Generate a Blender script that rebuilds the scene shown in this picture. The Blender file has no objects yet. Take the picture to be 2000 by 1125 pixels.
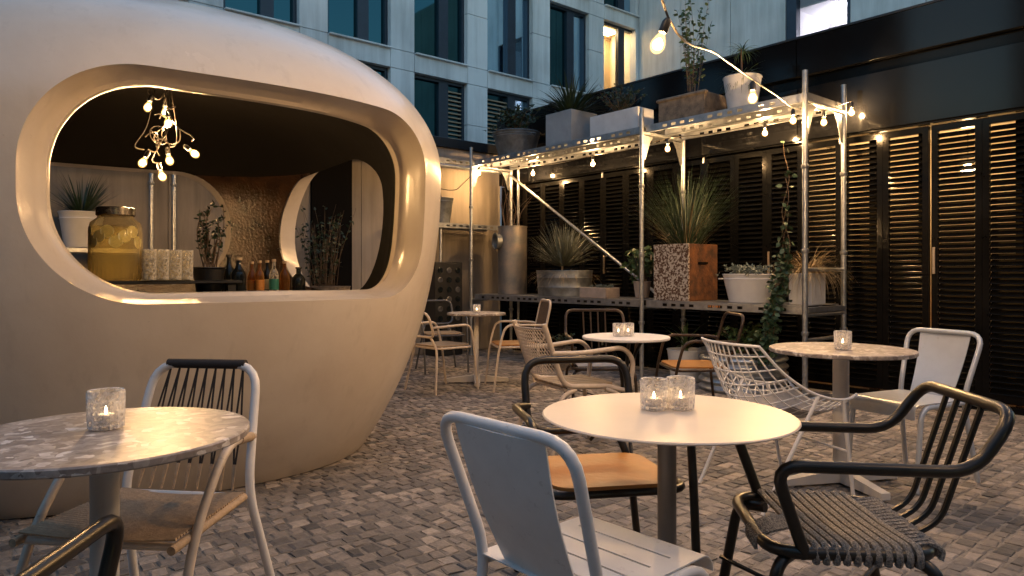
import bpy, bmesh, math, random
import numpy as np
from mathutils import Vector, Matrix
random.seed(7); rng = np.random.default_rng(7)
R = math.radians
scene = bpy.context.scene
COL = scene.collection

# ------------------------------------------------------------------ camera, sky, sun, exposure
cam_d = bpy.data.cameras.new('camera'); cam = bpy.data.objects.new('camera', cam_d); COL.objects.link(cam)
cam.location = (0, 0, 1.15); cam.rotation_euler = (R(90), 0, 0)
cam_d.lens = 24.66; cam_d.sensor_width = 36; cam_d.shift_y = -0.01375; cam_d.clip_start = .05; cam_d.clip_end = 500
scene.camera = cam
world = bpy.data.worlds.new('World'); scene.world = world; world.use_nodes = True
wn = world.node_tree
bg = wn.nodes['Background']
sky = wn.nodes.new('ShaderNodeTexSky'); sky.sky_type = 'NISHITA'; sky.sun_disc = False
SUN_EL, SUN_ROT = 2.0, 20.0
sky.sun_elevation = R(SUN_EL); sky.sun_rotation = R(SUN_ROT); sky.air_density = 1.0; sky.dust_density = .6; sky.ozone_density = 1.9
wn.links.new(sky.outputs[0], bg.inputs[0]); bg.inputs[1].default_value = 0.15
sun_d = bpy.data.lights.new('sun', 'SUN'); sun_d.energy = .04; sun_d.angle = R(20); sun_d.color = (1, .86, .74)
sun = bpy.data.objects.new('sun', sun_d); COL.objects.link(sun)
_az = R(SUN_ROT); _el = R(8)
_sd = Vector((math.sin(_az) * math.cos(_el), math.cos(_az) * math.cos(_el), math.sin(_el)))
sun.rotation_euler = _sd.to_track_quat('Z', 'Y').to_euler()
scene.view_settings.view_transform = 'Standard'; scene.view_settings.look = 'None'
scene.view_settings.exposure = 3.0; scene.view_settings.gamma = 1.0
BULB = 470.0
WARM = (1.0, .58, .24)
scene.cycles.use_denoising = True
scene.cycles.max_bounces = 8; scene.cycles.transparent_max_bounces = 16
scene.cycles.sample_clamp_indirect = 4.0
scene.cycles.caustics_reflective = False; scene.cycles.caustics_refractive = False

# ------------------------------------------------------------------ materials
def nodes_of(name):
    m = bpy.data.materials.new(name); m.use_nodes = True
    nt = m.node_tree; b = nt.nodes['Principled BSDF']
    return m, nt, b
def mat(name, col, rough=.5, metal=0., var=.12, scale=6., bump=0., bscale=60., col2=None, rvar=.1, spec=None, coat=0., scuff=0.):
    m, nt, b = nodes_of(name)
    N, L = nt.nodes, nt.links
    tc = N.new('ShaderNodeTexCoord')
    nz = N.new('ShaderNodeTexNoise'); nz.inputs['Scale'].default_value = scale; nz.inputs['Detail'].default_value = 7; nz.inputs['Roughness'].default_value = .62
    L.new(tc.outputs['Object'], nz.inputs['Vector'])
    rp = N.new('ShaderNodeValToRGB')
    c2 = col2 or tuple(min(1, c * (1 + var)) for c in col)
    c1 = col if col2 else tuple(c * (1 - var) for c in col)
    rp.color_ramp.elements[0].position = .32; rp.color_ramp.elements[1].position = .68
    rp.color_ramp.elements[0].color = (*c1, 1); rp.color_ramp.elements[1].color = (*c2, 1)
    L.new(nz.outputs['Fac'], rp.inputs['Fac']); L.new(rp.outputs['Color'], b.inputs['Base Color'])
    mr = N.new('ShaderNodeMapRange'); mr.inputs[3].default_value = max(.02, rough - rvar); mr.inputs[4].default_value = min(1, rough + rvar)
    L.new(nz.outputs['Fac'], mr.inputs[0]); L.new(mr.outputs[0], b.inputs['Roughness'])
    b.inputs['Metallic'].default_value = metal
    if scuff:
        n3 = N.new('ShaderNodeTexNoise'); n3.inputs['Scale'].default_value = 30; n3.inputs['Detail'].default_value = 9; n3.inputs['Roughness'].default_value = .75
        L.new(tc.outputs['Object'], n3.inputs['Vector'])
        r3 = N.new('ShaderNodeMapRange'); r3.inputs[1].default_value = .60; r3.inputs[2].default_value = .70; r3.inputs[4].default_value = scuff; L.new(n3.outputs['Fac'], r3.inputs[0])
        x3 = N.new('ShaderNodeMixRGB'); x3.inputs[2].default_value = (.16, .12, .085, 1); L.new(r3.outputs[0], x3.inputs[0]); L.new(rp.outputs['Color'], x3.inputs[1]); L.new(x3.outputs[0], b.inputs['Base Color'])
    if spec is not None: b.inputs['Specular IOR Level'].default_value = spec
    if coat: b.inputs['Coat Weight'].default_value = coat; b.inputs['Coat Roughness'].default_value = .1
    if bump:
        n2 = N.new('ShaderNodeTexNoise'); n2.inputs['Scale'].default_value = bscale; n2.inputs['Detail'].default_value = 5
        L.new(tc.outputs['Object'], n2.inputs['Vector'])
        bp = N.new('ShaderNodeBump'); bp.inputs['Strength'].default_value = bump; bp.inputs['Distance'].default_value = .01
        L.new(n2.outputs['Fac'], bp.inputs['Height']); L.new(bp.outputs['Normal'], b.inputs['Normal'])
    return m
def emit(name, col, strength):
    m = bpy.data.materials.new(name); m.use_nodes = True; nt = m.node_tree
    nt.nodes.remove(nt.nodes['Principled BSDF'])
    e = nt.nodes.new('ShaderNodeEmission'); e.inputs[0].default_value = (*col, 1); e.inputs[1].default_value = strength
    nt.links.new(e.outputs[0], nt.nodes['Material Output'].inputs[0]); return m
def glassy(name, tint, frac=.3, rough=.05, body=(.8, .8, .8), tex=0., texscale=40., bump=.0):
    """thin textured glass: clear, with fresnel shine and milky facets"""
    m = bpy.data.materials.new(name); m.use_nodes = True; nt = m.node_tree; N, L = nt.nodes, nt.links
    b = N['Principled BSDF']; b.inputs['Base Color'].default_value = (*body, 1); b.inputs['Roughness'].default_value = rough
    b.inputs['Specular IOR Level'].default_value = .8
    tr = N.new('ShaderNodeBsdfTransparent'); tr.inputs[0].default_value = (*tint, 1)
    mx = N.new('ShaderNodeMixShader'); fr = N.new('ShaderNodeLayerWeight'); fr.inputs[0].default_value = .35
    ad = N.new('ShaderNodeMath'); ad.operation = 'ADD'; ad.use_clamp = True; ad.inputs[1].default_value = frac
    L.new(fr.outputs['Facing'], ad.inputs[0])
    fac = ad.outputs[0]
    if tex:
        tc = N.new('ShaderNodeTexCoord'); vo = N.new('ShaderNodeTexVoronoi'); vo.inputs['Scale'].default_value = texscale
        L.new(tc.outputs['Object'], vo.inputs['Vector'])
        mu = N.new('ShaderNodeMapRange'); mu.inputs[1].default_value = .1; mu.inputs[2].default_value = .7; mu.inputs[3].default_value = -tex * .5; mu.inputs[4].default_value = tex
        L.new(vo.outputs['Distance'], mu.inputs[0])
        a2 = N.new('ShaderNodeMath'); a2.operation = 'ADD'; a2.use_clamp = True
        L.new(fac, a2.inputs[0]); L.new(mu.outputs[0], a2.inputs[1]); fac = a2.outputs[0]
        bp = N.new('ShaderNodeBump'); bp.inputs['Strength'].default_value = .9; bp.inputs['Distance'].default_value = .006
        L.new(vo.outputs['Distance'], bp.inputs['Height']); L.new(bp.outputs['Normal'], b.inputs['Normal'])
    L.new(fac, mx.inputs[0]); L.new(tr.outputs[0], mx.inputs[1]); L.new(b.outputs[0], mx.inputs[2])
    L.new(mx.outputs[0], N['Material Output'].inputs[0]); return m

M = {}
def pod_mat():
    m, nt, b = nodes_of('pod_plaster'); N, L = nt.nodes, nt.links
    tc = N.new('ShaderNodeTexCoord'); mp = N.new('ShaderNodeMapping'); mp.inputs['Scale'].default_value = (7, 7, .5); L.new(tc.outputs['Object'], mp.inputs[0])
    def nz(vec, sc, det, ro):
        n = N.new('ShaderNodeTexNoise'); n.inputs['Scale'].default_value = sc; n.inputs['Detail'].default_value = det; n.inputs['Roughness'].default_value = ro; L.new(vec, n.inputs['Vector']); return n
    streak = nz(mp.outputs[0], 1.6, 7, .65); big = nz(tc.outputs['Object'], 1.4, 6, .6); fine = nz(tc.outputs['Object'], 34, 6, .7)
    rp = N.new('ShaderNodeValToRGB'); e = rp.color_ramp.elements; e[0].position = .30; e[0].color = (.62, .53, .43, 1); e[1].position = .62; e[1].color = (.72, .64, .54, 1); L.new(big.outputs['Fac'], rp.inputs[0])
    r2 = N.new('ShaderNodeMapRange'); r2.inputs[1].default_value = .56; r2.inputs[2].default_value = .78; r2.inputs[4].default_value = .30; L.new(streak.outputs['Fac'], r2.inputs[0])
    x = N.new('ShaderNodeMixRGB'); x.inputs[2].default_value = (.40, .34, .27, 1); L.new(r2.outputs[0], x.inputs[0]); L.new(rp.outputs[0], x.inputs[1])
    r4 = N.new('ShaderNodeMapRange'); r4.inputs[1].default_value = .66; r4.inputs[2].default_value = .74; r4.inputs[4].default_value = .35; L.new(fine.outputs['Fac'], r4.inputs[0])
    y = N.new('ShaderNodeMixRGB'); y.inputs[2].default_value = (.36, .30, .24, 1); L.new(r4.outputs[0], y.inputs[0]); L.new(x.outputs[0], y.inputs[1]); L.new(y.outputs[0], b.inputs['Base Color'])
    r3 = N.new('ShaderNodeMapRange'); r3.inputs[3].default_value = .16; r3.inputs[4].default_value = .32; L.new(big.outputs['Fac'], r3.inputs[0]); L.new(r3.outputs[0], b.inputs['Roughness'])
    rip = nz(tc.outputs['Object'], 3.2, 2, .5); bp = N.new('ShaderNodeBump'); bp.inputs['Strength'].default_value = .12; bp.inputs['Distance'].default_value = .06; L.new(rip.outputs['Fac'], bp.inputs['Height'])
    b2 = N.new('ShaderNodeBump'); b2.inputs['Strength'].default_value = .12; b2.inputs['Distance'].default_value = .006; L.new(fine.outputs['Fac'], b2.inputs['Height']); L.new(bp.outputs[0], b2.inputs['Normal']); L.new(b2.outputs[0], b.inputs['Normal'])
    return m
M['pod'] = pod_mat()
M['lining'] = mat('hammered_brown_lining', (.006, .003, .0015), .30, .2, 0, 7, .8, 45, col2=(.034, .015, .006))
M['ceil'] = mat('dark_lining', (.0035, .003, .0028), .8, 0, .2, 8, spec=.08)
M['white_metal'] = mat('white_powder_coat', (.76, .74, .72), .38, 0, .06, 9, .03, 300, scuff=.35)
M['grey_metal'] = mat('pale_grey_powder_coat', (.50, .53, .57), .34, .25, .06, 9, scuff=.3)
M['beige_metal'] = mat('cream_painted_tube', (.56, .47, .38), .42, 0, .12, 16, scuff=.6)
M['bronze'] = mat('dark_bronze_tube', (.022, .017, .012), .32, .35, .3, 14)
M['brown_tube'] = mat('brown_painted_tube', (.055, .035, .022), .32, .4, .3, 14)
M['dark_tube'] = mat('dark_grey_tube', (.10, .10, .105), .4, .5, .2, 14)
M['oak'] = mat('orange_wood', (.32, .135, .03), .42, 0, 0, 5, .15, 40, col2=(.46, .21, .055))
M['slatwood'] = mat('weathered_slat_wood', (.30, .22, .14), .6, 0, .25, 20, .2, 60)
M['tabletop'] = mat('matt_cream_top', (.60, .53, .46), .36, 0, .06, 5, scuff=.16)
M['post_taupe'] = mat('taupe_post', (.20, .175, .15), .4, .3, .1, 8)
M['post_white'] = mat('white_post', (.60, .57, .53), .42, 0, .06, 8)
M['steel'] = mat('galvanised_steel', (.36, .38, .40), .38, .85, .22, 22, .08, 90)
M['deck_steel'] = mat('galvanised_deck', (.33, .35, .38), .36, .8, .2, 12, .06, 90)
M['zinc'] = mat('aged_zinc', (.20, .21, .21), .5, .7, .35, 9, .1, 40)
M['drum'] = mat('weathered_drum_metal', (.13, .14, .15), .5, .6, 0, 5, .1, 30, col2=(.30, .25, .20))
M['black_gloss'] = mat('black_gloss_paint', (.004, .0042, .005), .10, 0, .2, 2.2, .035, 2.4, rvar=.05, spec=.24)
M['black_slat'] = mat('black_shutter_paint', (.004, .004, .004), .13, 0, .2, 12, rvar=.05, spec=.12)
M['concrete_wall'] = mat('warm_bare_concrete', (.26, .225, .18), .8, 0, 0, 2.2, .25, 30, col2=(.44, .39, .33))
M['facade'] = mat('pale_facade_stone', (.30, .31, .31), .75, 0, 0, 1.3, .1, 40, col2=(.42, .43, .43))
M['frame_navy'] = mat('navy_window_frame', (.018, .030, .048), .4, .3, .15, 6)
M['coping'] = mat('black_coping', (.012, .013, .015), .45, .2, .2, 6)
M['mortar'] = mat('sandy_joint', (.16, .142, .12), .95, 0, 0, 40, .6, 160, col2=(.27, .24, .205))
M['grey_pot'] = mat('grey_fibre_cement', (.28, .30, .32), .7, 0, .1, 9, .1, 60)
M['white_pot'] = mat('white_planter_paint', (.55, .56, .57), .6, 0, .08, 9, .06, 60)
M['white_enamel'] = mat('white_enamel', (.60, .60, .60), .35, 0, .05, 9)
M['stone'] = mat('mossy_stone', (.09, .072, .055), .85, 0, 0, 14, .6, 50, col2=(.24, .185, .13))
M['terracotta'] = mat('pale_terracotta', (.30, .245, .205), .8, 0, .15, 14, .2, 60)
M['rust'] = mat('rusty_steel', (.022, .010, .005), .85, .1, 0, 9, .5, 40, col2=(.15, .055, .016))
M['soil'] = mat('soil', (.025, .018, .012), .95, 0, .4, 40, .6, 60)
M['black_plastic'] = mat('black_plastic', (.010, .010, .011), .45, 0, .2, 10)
M['cable'] = mat('black_cable', (.03, .024, .018), .4, 0, .2, 10)
M['brass'] = mat('brushed_handle', (.55, .45, .34), .35, .9, .15, 40)
M['cord_dark'] = mat('dark_cord', (.025, .018, .015), .8, 0, .3, 60)
M['cord_beige'] = mat('beige_cord', (.42, .30, .19), .75, 0, .2, 60, .2, 200)
M['rope'] = mat('melange_rope', (.045, .045, .05), .85, 0, 0, 170, .7, 260, col2=(.40, .36, .31))
M['cushion'] = mat('grey_cushion', (.30, .29, .29), .9, 0, .12, 40, .2, 200)
M['woven'] = mat('brown_woven_back', (.08, .05, .03), .7, 0, .4, 60, .5, 120)
M['wax'] = mat('white_wax', (.75, .72, .68), .5, 0, .03, 20)
M['lid'] = mat('dark_steel_lid', (.22, .20, .18), .25, .9, .2, 20)
M['cork'] = mat('pale_stopper', (.55, .42, .28), .6, 0, .1, 20)
for k, c, c2 in (('leaf_dark', (.010, .022, .012), (.03, .06, .026)), ('leaf_mid', (.022, .05, .016), (.06, .11, .035)), ('leaf_grey', (.07, .085, .07), (.17, .18, .14)),
                 ('grass_dry', (.15, .105, .05), (.30, .22, .11)), ('leaf_blue', (.06, .085, .085), (.16, .2, .19)), ('twig', (.06, .035, .018), (.14, .085, .045)), ('leaf_ivy', (.012, .035, .018), (.04, .085, .04))):
    M[k] = mat(k, c, .5, 0, 0, 18, 0, 30, col2=c2)
def terrazzo(name):
    m, nt, b = nodes_of(name); N, L = nt.nodes, nt.links
    tc = N.new('ShaderNodeTexCoord'); v = N.new('ShaderNodeTexVoronoi'); v.inputs['Scale'].default_value = 42; v.inputs['Randomness'].default_value = 1
    nz = N.new('ShaderNodeTexNoise'); nz.inputs['Scale'].default_value = 9; nz.inputs['Detail'].default_value = 6
    mp = N.new('ShaderNodeMixRGB'); mp.inputs[0].default_value = .10; L.new(tc.outputs['Object'], nz.inputs['Vector'])
    L.new(tc.outputs['Object'], mp.inputs[1]); L.new(nz.outputs['Color'], mp.inputs[2]); L.new(mp.outputs[0], v.inputs['Vector'])
    sx = N.new('ShaderNodeSeparateColor'); L.new(v.outputs['Color'], sx.inputs[0])
    rp = N.new('ShaderNodeValToRGB'); e = rp.color_ramp.elements
    e[0].position = 0; e[0].color = (.20, .165, .145, 1); e[1].position = 1; e[1].color = (.66, .62, .58, 1)
    for p, c in ((.35, (.26, .22, .195, 1)), (.6, (.33, .285, .25, 1)), (.82, (.42, .37, .33, 1))):
        q = e.new(p); q.color = c
    L.new(sx.outputs[0], rp.inputs[0])
    n2 = N.new('ShaderNodeTexNoise'); n2.inputs['Scale'].default_value = 60; n2.inputs['Detail'].default_value = 4; L.new(tc.outputs['Object'], n2.inputs['Vector'])
    mx = N.new('ShaderNodeMixRGB'); mx.blend_type = 'OVERLAY'; mx.inputs[0].default_value = .5
    L.new(rp.outputs[0], mx.inputs[1]); L.new(n2.outputs['Fac'], mx.inputs[2]); L.new(mx.outputs[0], b.inputs['Base Color'])
    b.inputs['Roughness'].default_value = .38; return m
M['terrazzo'] = terrazzo('terrazzo')
def cobble_mat():
    m, nt, b = nodes_of('granite_sett'); N, L = nt.nodes, nt.links
    g = N.new('ShaderNodeNewGeometry'); oi = N.new('ShaderNodeObjectInfo')
    ad = N.new('ShaderNodeMath'); ad.operation = 'ADD'; L.new(g.outputs['Random Per Island'], ad.inputs[0]); L.new(oi.outputs['Random'], ad.inputs[1])
    fr = N.new('ShaderNodeMath'); fr.operation = 'FRACT'; L.new(ad.outputs[0], fr.inputs[0])
    rp = N.new('ShaderNodeValToRGB'); e = rp.color_ramp.elements
    e[0].position = 0; e[0].color = (.07, .067, .066, 1); e[1].position = 1; e[1].color = (.33, .28, .235, 1)
    for p, c in ((.15, (.12, .107, .098, 1)), (.5, (.185, .16, .138, 1)), (.8, (.245, .208, .176, 1))):
        q = e.new(p); q.color = c
    L.new(fr.outputs[0], rp.inputs[0])
    tx = N.new('ShaderNodeNewGeometry'); nz = N.new('ShaderNodeTexNoise'); nz.inputs['Scale'].default_value = 38; nz.inputs['Detail'].default_value = 6; nz.inputs['Roughness'].default_value = .7
    L.new(tx.outputs['Position'], nz.inputs['Vector'])
    mx = N.new('ShaderNodeMixRGB'); mx.blend_type = 'OVERLAY'; mx.inputs[0].default_value = .75; L.new(rp.outputs[0], mx.inputs[1]); L.new(nz.outputs['Fac'], mx.inputs[2])
    st = N.new('ShaderNodeTexNoise'); st.inputs['Scale'].default_value = 1.1; st.inputs['Detail'].default_value = 7; st.inputs['Roughness'].default_value = .65; L.new(tx.outputs['Position'], st.inputs['Vector'])
    sr = N.new('ShaderNodeMapRange'); sr.inputs[1].default_value = .35; sr.inputs[2].default_value = .62; sr.inputs[3].default_value = .85; sr.inputs[4].default_value = 1.42; L.new(st.outputs['Fac'], sr.inputs[0])
    m3 = N.new('ShaderNodeMixRGB'); m3.blend_type = 'MULTIPLY'; m3.inputs[0].default_value = 1; L.new(mx.outputs[0], m3.inputs[1]); L.new(sr.outputs[0], m3.inputs[2])
    L.new(m3.outputs[0], b.inputs['Base Color'])
    mr = N.new('ShaderNodeMapRange'); mr.inputs[3].default_value = .38; mr.inputs[4].default_value = .8; L.new(nz.outputs['Fac'], mr.inputs[0]); L.new(mr.outputs[0], b.inputs['Roughness'])
    bp = N.new('ShaderNodeBump'); bp.inputs['Strength'].default_value = .7; bp.inputs['Distance'].default_value = .008; L.new(nz.outputs['Fac'], bp.inputs['Height']); L.new(bp.outputs[0], b.inputs['Normal'])
    return m
M['cobble'] = cobble_mat()
def mottle(name):
    m, nt, b = nodes_of(name); N, L = nt.nodes, nt.links
    tc = N.new('ShaderNodeTexCoord'); nz = N.new('ShaderNodeTexNoise'); nz.inputs['Scale'].default_value = 44; nz.inputs['Detail'].default_value = 4; nz.inputs['Roughness'].default_value = .6
    L.new(tc.outputs['Object'], nz.inputs['Vector'])
    rp = N.new('ShaderNodeValToRGB'); e = rp.color_ramp.elements; e[0].position = .47; e[0].color = (.07, .03, .012, 1); e[1].position = .54; e[1].color = (.42, .37, .31, 1)
    L.new(nz.outputs['Fac'], rp.inputs[0]); L.new(rp.outputs[0], b.inputs['Base Color']); b.inputs['Roughness'].default_value = .7
    return m
M['mottle'] = mottle('flaking_white_paint_on_rust')
def stained(name, c1, c2):
    m, nt, b = nodes_of(name); N, L = nt.nodes, nt.links
    tc = N.new('ShaderNodeNewGeometry'); mp = N.new('ShaderNodeMapping'); mp.inputs['Scale'].default_value = (3.2, 3.2, .25); L.new(tc.outputs['Position'], mp.inputs[0])
    nz = N.new('ShaderNodeTexNoise'); nz.inputs['Scale'].default_value = 1.5; nz.inputs['Detail'].default_value = 8; nz.inputs['Roughness'].default_value = .7; L.new(mp.outputs[0], nz.inputs['Vector'])
    n2 = N.new('ShaderNodeTexNoise'); n2.inputs['Scale'].default_value = .7; n2.inputs['Detail'].default_value = 6; L.new(tc.outputs['Position'], n2.inputs['Vector'])
    mu = N.new('ShaderNodeMath'); mu.operation = 'MULTIPLY_ADD'; mu.inputs[1].default_value = .5; L.new(nz.outputs['Fac'], mu.inputs[0])
    m2 = N.new('ShaderNodeMath'); m2.operation = 'MULTIPLY'; m2.inputs[1].default_value = .5; L.new(n2.outputs['Fac'], m2.inputs[0]); L.new(m2.outputs[0], mu.inputs[2])
    rp = N.new('ShaderNodeValToRGB'); rp.color_ramp.elements[0].position = .34; rp.color_ramp.elements[1].position = .60
    rp.color_ramp.elements[0].color = (*c1, 1); rp.color_ramp.elements[1].color = (*c2, 1); L.new(mu.outputs[0], rp.inputs[0]); L.new(rp.outputs[0], b.inputs['Base Color'])
    b.inputs['Roughness'].default_value = .78; return m
M['facade'] = stained('stained_facade_stone', (.42, .44, .445), (.66, .69, .70))
M['wing'] = stained('stained_wing_concrete', (.34, .345, .335), (.58, .59, .58))
M['concrete_wall'] = stained('stained_yard_concrete', (.15, .125, .095), (.34, .29, .235))
def pane_mat(name, base, rough=.03):
    m, nt, b = nodes_of(name)
    b.inputs['Base Color'].default_value = (*base, 1); b.inputs['Roughness'].default_value = rough; b.inputs['Metallic'].default_value = 1
    return m
M['pane'] = pane_mat('coated_window_glass', (.34, .52, .66))
M['pane_dark'] = pane_mat('dark_window_glass', (.03, .085, .10))
M['lit_pane'] = emit('lit_warm_window', (1.0, .70, .34), 14.)
M['lit_cool'] = emit('lit_pale_window', (.95, .92, 1.0), 4.)
M['dark_render'] = mat('dark_wall_render', (.035, .033, .032), .8, 0, .25, 2)
M['clear_pane'] = glassy('clear_window_glass', (.95, .95, .95), .02, .03, (.02, .02, .02), 0)
M['pale_room'] = mat('pale_room_wall', (.7, .69, .72), .8, 0, .05, 2)
M['bulb'] = emit('glowing_filament', WARM, BULB)
M['bulb_in'] = emit('glowing_bar_filament', WARM, BULB * .42)
def envelope(name, col, st):
    m = bpy.data.materials.new(name); m.use_nodes = True; nt = m.node_tree; N, L = nt.nodes, nt.links; N.remove(N['Principled BSDF'])
    t = N.new('ShaderNodeBsdfTransparent'); e = N.new('ShaderNodeEmission'); e.inputs[0].default_value = (*col, 1); e.inputs[1].default_value = st
    x = N.new('ShaderNodeAddShader'); L.new(t.outputs[0], x.inputs[0]); L.new(e.outputs[0], x.inputs[1]); L.new(x.outputs[0], N['Material Output'].inputs[0]); return m
M['envelope'] = envelope('amber_bulb_glass', (1.0, .50, .14), .16)
M['flame'] = emit('candle_flame', (1.0, .66, .34), 6)
M['room_lamp'] = emit('room_lamp', (1, .68, .34), 15)
M['cream'] = mat('cream_room_wall', (.62, .5, .34), .8, 0, .05, 2)
M['candle_glass'] = glassy('pressed_glass', (.97, .96, .95), .03, .08, (.80, .78, .76), .34, 95)
M['clear_glass'] = glassy('clear_glass', (.95, .94, .9), .05, .06, (.8, .76, .66), .3, 60)
M['jar_glass'] = glassy('ribbed_jar_glass', (.94, .88, .66), .04, .08, (.6, .5, .3), 0)
def liquid(name, tint, body):
    m = bpy.data.materials.new(name); m.use_nodes = True; nt = m.node_tree; N, L = nt.nodes, nt.links; N.remove(N['Principled BSDF'])
    t = N.new('ShaderNodeBsdfTransparent'); t.inputs[0].default_value = (*tint, 1); l = N.new('ShaderNodeBsdfTranslucent'); l.inputs[0].default_value = (*body, 1)
    x = N.new('ShaderNodeMixShader'); x.inputs[0].default_value = .20; L.new(t.outputs[0], x.inputs[1]); L.new(l.outputs[0], x.inputs[2]); L.new(x.outputs[0], N['Material Output'].inputs[0]); return m
M['lemonade'] = liquid('lemonade', (.95, .91, .74), (.58, .54, .38))
M['bottle_dark'] = glassy('dark_bottle_glass', (.08, .10, .09), .35, .05, (.02, .025, .025), 0)
M['bottle_amber'] = glassy('amber_bottle_glass', (.75, .42, .12), .25, .06, (.30, .14, .03), 0)
M['lemon'] = mat('lemon_slice', (.80, .74, .38), .5, 0, .15, 90)
M['label_green'] = mat('green_label', (.03, .20, .14), .6, 0, .1, 30)
M['label_orange'] = mat('orange_label', (.50, .20, .04), .6, 0, .2, 60)
M['label_cream'] = mat('cream_label', (.55, .48, .32), .6, 0, .1, 60)

# ------------------------------------------------------------------ mesh helpers
def fillet(pts, r, n=5, closed=False):
    pts = [Vector(p) for p in pts]; out = []
    N = len(pts)
    for i, p in enumerate(pts):
        if not closed and i in (0, N - 1): out.append(p); continue
        a, b = pts[i - 1], pts[(i + 1) % N]
        da, db = a - p, b - p
        rr = min(r, da.length * .48, db.length * .48)
        if rr < 1e-4 or da.angle(db) > 3.1: out.append(p); continue
        s, e = p + da.normalized() * rr, p + db.normalized() * rr
        for k in range(n + 1):
            t = k / n; out.append(s * (1 - t) ** 2 + p * 2 * t * (1 - t) + e * t * t)
    return out
def catmull(pts, k=6):
    pts = [Vector(p) for p in pts]; P = [pts[0]] + pts + [pts[-1]]; out = []
    for i in range(1, len(P) - 2):
        for j in range(k):
            t = j / k; a, b, c, d = P[i - 1], P[i], P[i + 1], P[i + 2]
            out.append(.5 * ((2 * b) + (-a + c) * t + (2 * a - 5 * b + 4 * c - d) * t * t + (-a + 3 * b - 3 * c + d) * t ** 3))
    out.append(pts[-1]); return out
class MB:
    def __init__(s): s.v = []; s.f = []; s.mi = []; s.cm = 0
    def add(s, vs, fs):
        o = len(s.v); s.v.extend([tuple(v) for v in vs]); s.f.extend([tuple(i + o for i in f) for f in fs]); s.mi.extend([s.cm] * len(fs)); return s
    def box(s, c, d, rz=0., bev=0.):
        cx, cy, cz = c; x, y, z = d[0] / 2, d[1] / 2, d[2] / 2
        ca, sa = math.cos(rz), math.sin(rz)
        if bev:
            b = min(bev, x * .9, y * .9, z * .9)
            vs = []
            for (xx, yy, zz) in ((x - b, y - b, -z), (x, y, -z + b), (x, y, z - b), (x - b, y - b, z)):
                vs += [(sx * xx, sy * yy, zz) for sx, sy in ((-1, -1), (1, -1), (1, 1), (-1, 1))]
            fs = [(3, 2, 1, 0), (12, 13, 14, 15)]
            for l in range(3):
                for k in range(4): fs.append((l * 4 + k, l * 4 + (k + 1) % 4, l * 4 + 4 + (k + 1) % 4, l * 4 + 4 + k))
        else:
            vs = [(sx * x, sy * y, sz * z) for sz in (-1, 1) for sx, sy in ((-1, -1), (1, -1), (1, 1), (-1, 1))]
            fs = [(3, 2, 1, 0), (4, 5, 6, 7)] + [(k, (k + 1) % 4, 4 + (k + 1) % 4, 4 + k) for k in range(4)]
        return s.add([(cx + a * ca - b_ * sa, cy + a * sa + b_ * ca, cz + h) for a, b_, h in vs], fs)
    def tube(s, pts, r, n=8, closed=False, fil=0., flat=1.):
        if fil: pts = fillet(pts, fil, 5, closed)
        pts = [Vector(p) for p in pts]
        q = [pts[0]]
        for p in pts[1:]:
            if (p - q[-1]).length > 1e-5: q.append(p)
        if closed and (q[0] - q[-1]).length < 1e-5: q.pop()
        pts = q; K = len(pts)
        if K < 2: return s
        rs = r if isinstance(r, (list, tuple)) else [r] * K
        if len(rs) != K: rs = [rs[0] + (rs[-1] - rs[0]) * i / (K - 1) for i in range(K)]
        T = []
        for i in range(K):
            a = pts[i - 1] if (i > 0 or closed) else pts[i]; b = pts[(i + 1) % K] if (i < K - 1 or closed) else pts[i]
            t = (b - a); T.append(t.normalized() if t.length > 1e-9 else Vector((0, 0, 1)))
        ref = Vector((0, 0, 1)) if abs(T[0].z) < .9 else Vector((1, 0, 0))
        nrm = (ref - T[0] * ref.dot(T[0])).normalized(); vs = []
        for i in range(K):
            if i: nrm = (nrm - T[i] * nrm.dot(T[i])); nrm = nrm.normalized() if nrm.length > 1e-6 else ref
            bn = T[i].cross(nrm)
            for k in range(n):
                a = 2 * math.pi * k / n; vs.append(pts[i] + nrm * (math.cos(a) * rs[i]) + bn * (math.sin(a) * rs[i] * flat))
        fs = []
        for i in range(K if closed else K - 1):
            j = (i + 1) % K
            for k in range(n): fs.append((i * n + k, i * n + (k + 1) % n, j * n + (k + 1) % n, j * n + k))
        if not closed: fs += [tuple(range(n - 1, -1, -1)), tuple((K - 1) * n + k for k in range(n))]
        return s.add(vs, fs)
    def lathe(s, prof, n=24, c=(0, 0, 0), sx=1., sy=1., caps=True):
        vs = []
        for r, z in prof:
            for k in range(n):
                a = 2 * math.pi * k / n; vs.append((c[0] + r * math.cos(a) * sx, c[1] + r * math.sin(a) * sy, c[2] + z))
        fs = [(i * n + k, i * n + (k + 1) % n, (i + 1) * n + (k + 1) % n, (i + 1) * n + k) for i in range(len(prof) - 1) for k in range(n)]
        if caps:
            fs += [tuple(range(n - 1, -1, -1)), tuple((len(prof) - 1) * n + k for k in range(n))]
        return s.add(vs, fs)
    def prism(s, poly, z0, z1):
        n = len(poly); vs = [(x, y, z0) for x, y in poly] + [(x, y, z1) for x, y in poly]
        return s.add(vs, [tuple(range(n - 1, -1, -1)), tuple(range(n, 2 * n))] + [(k, (k + 1) % n, n + (k + 1) % n, n + k) for k in range(n)])
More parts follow.
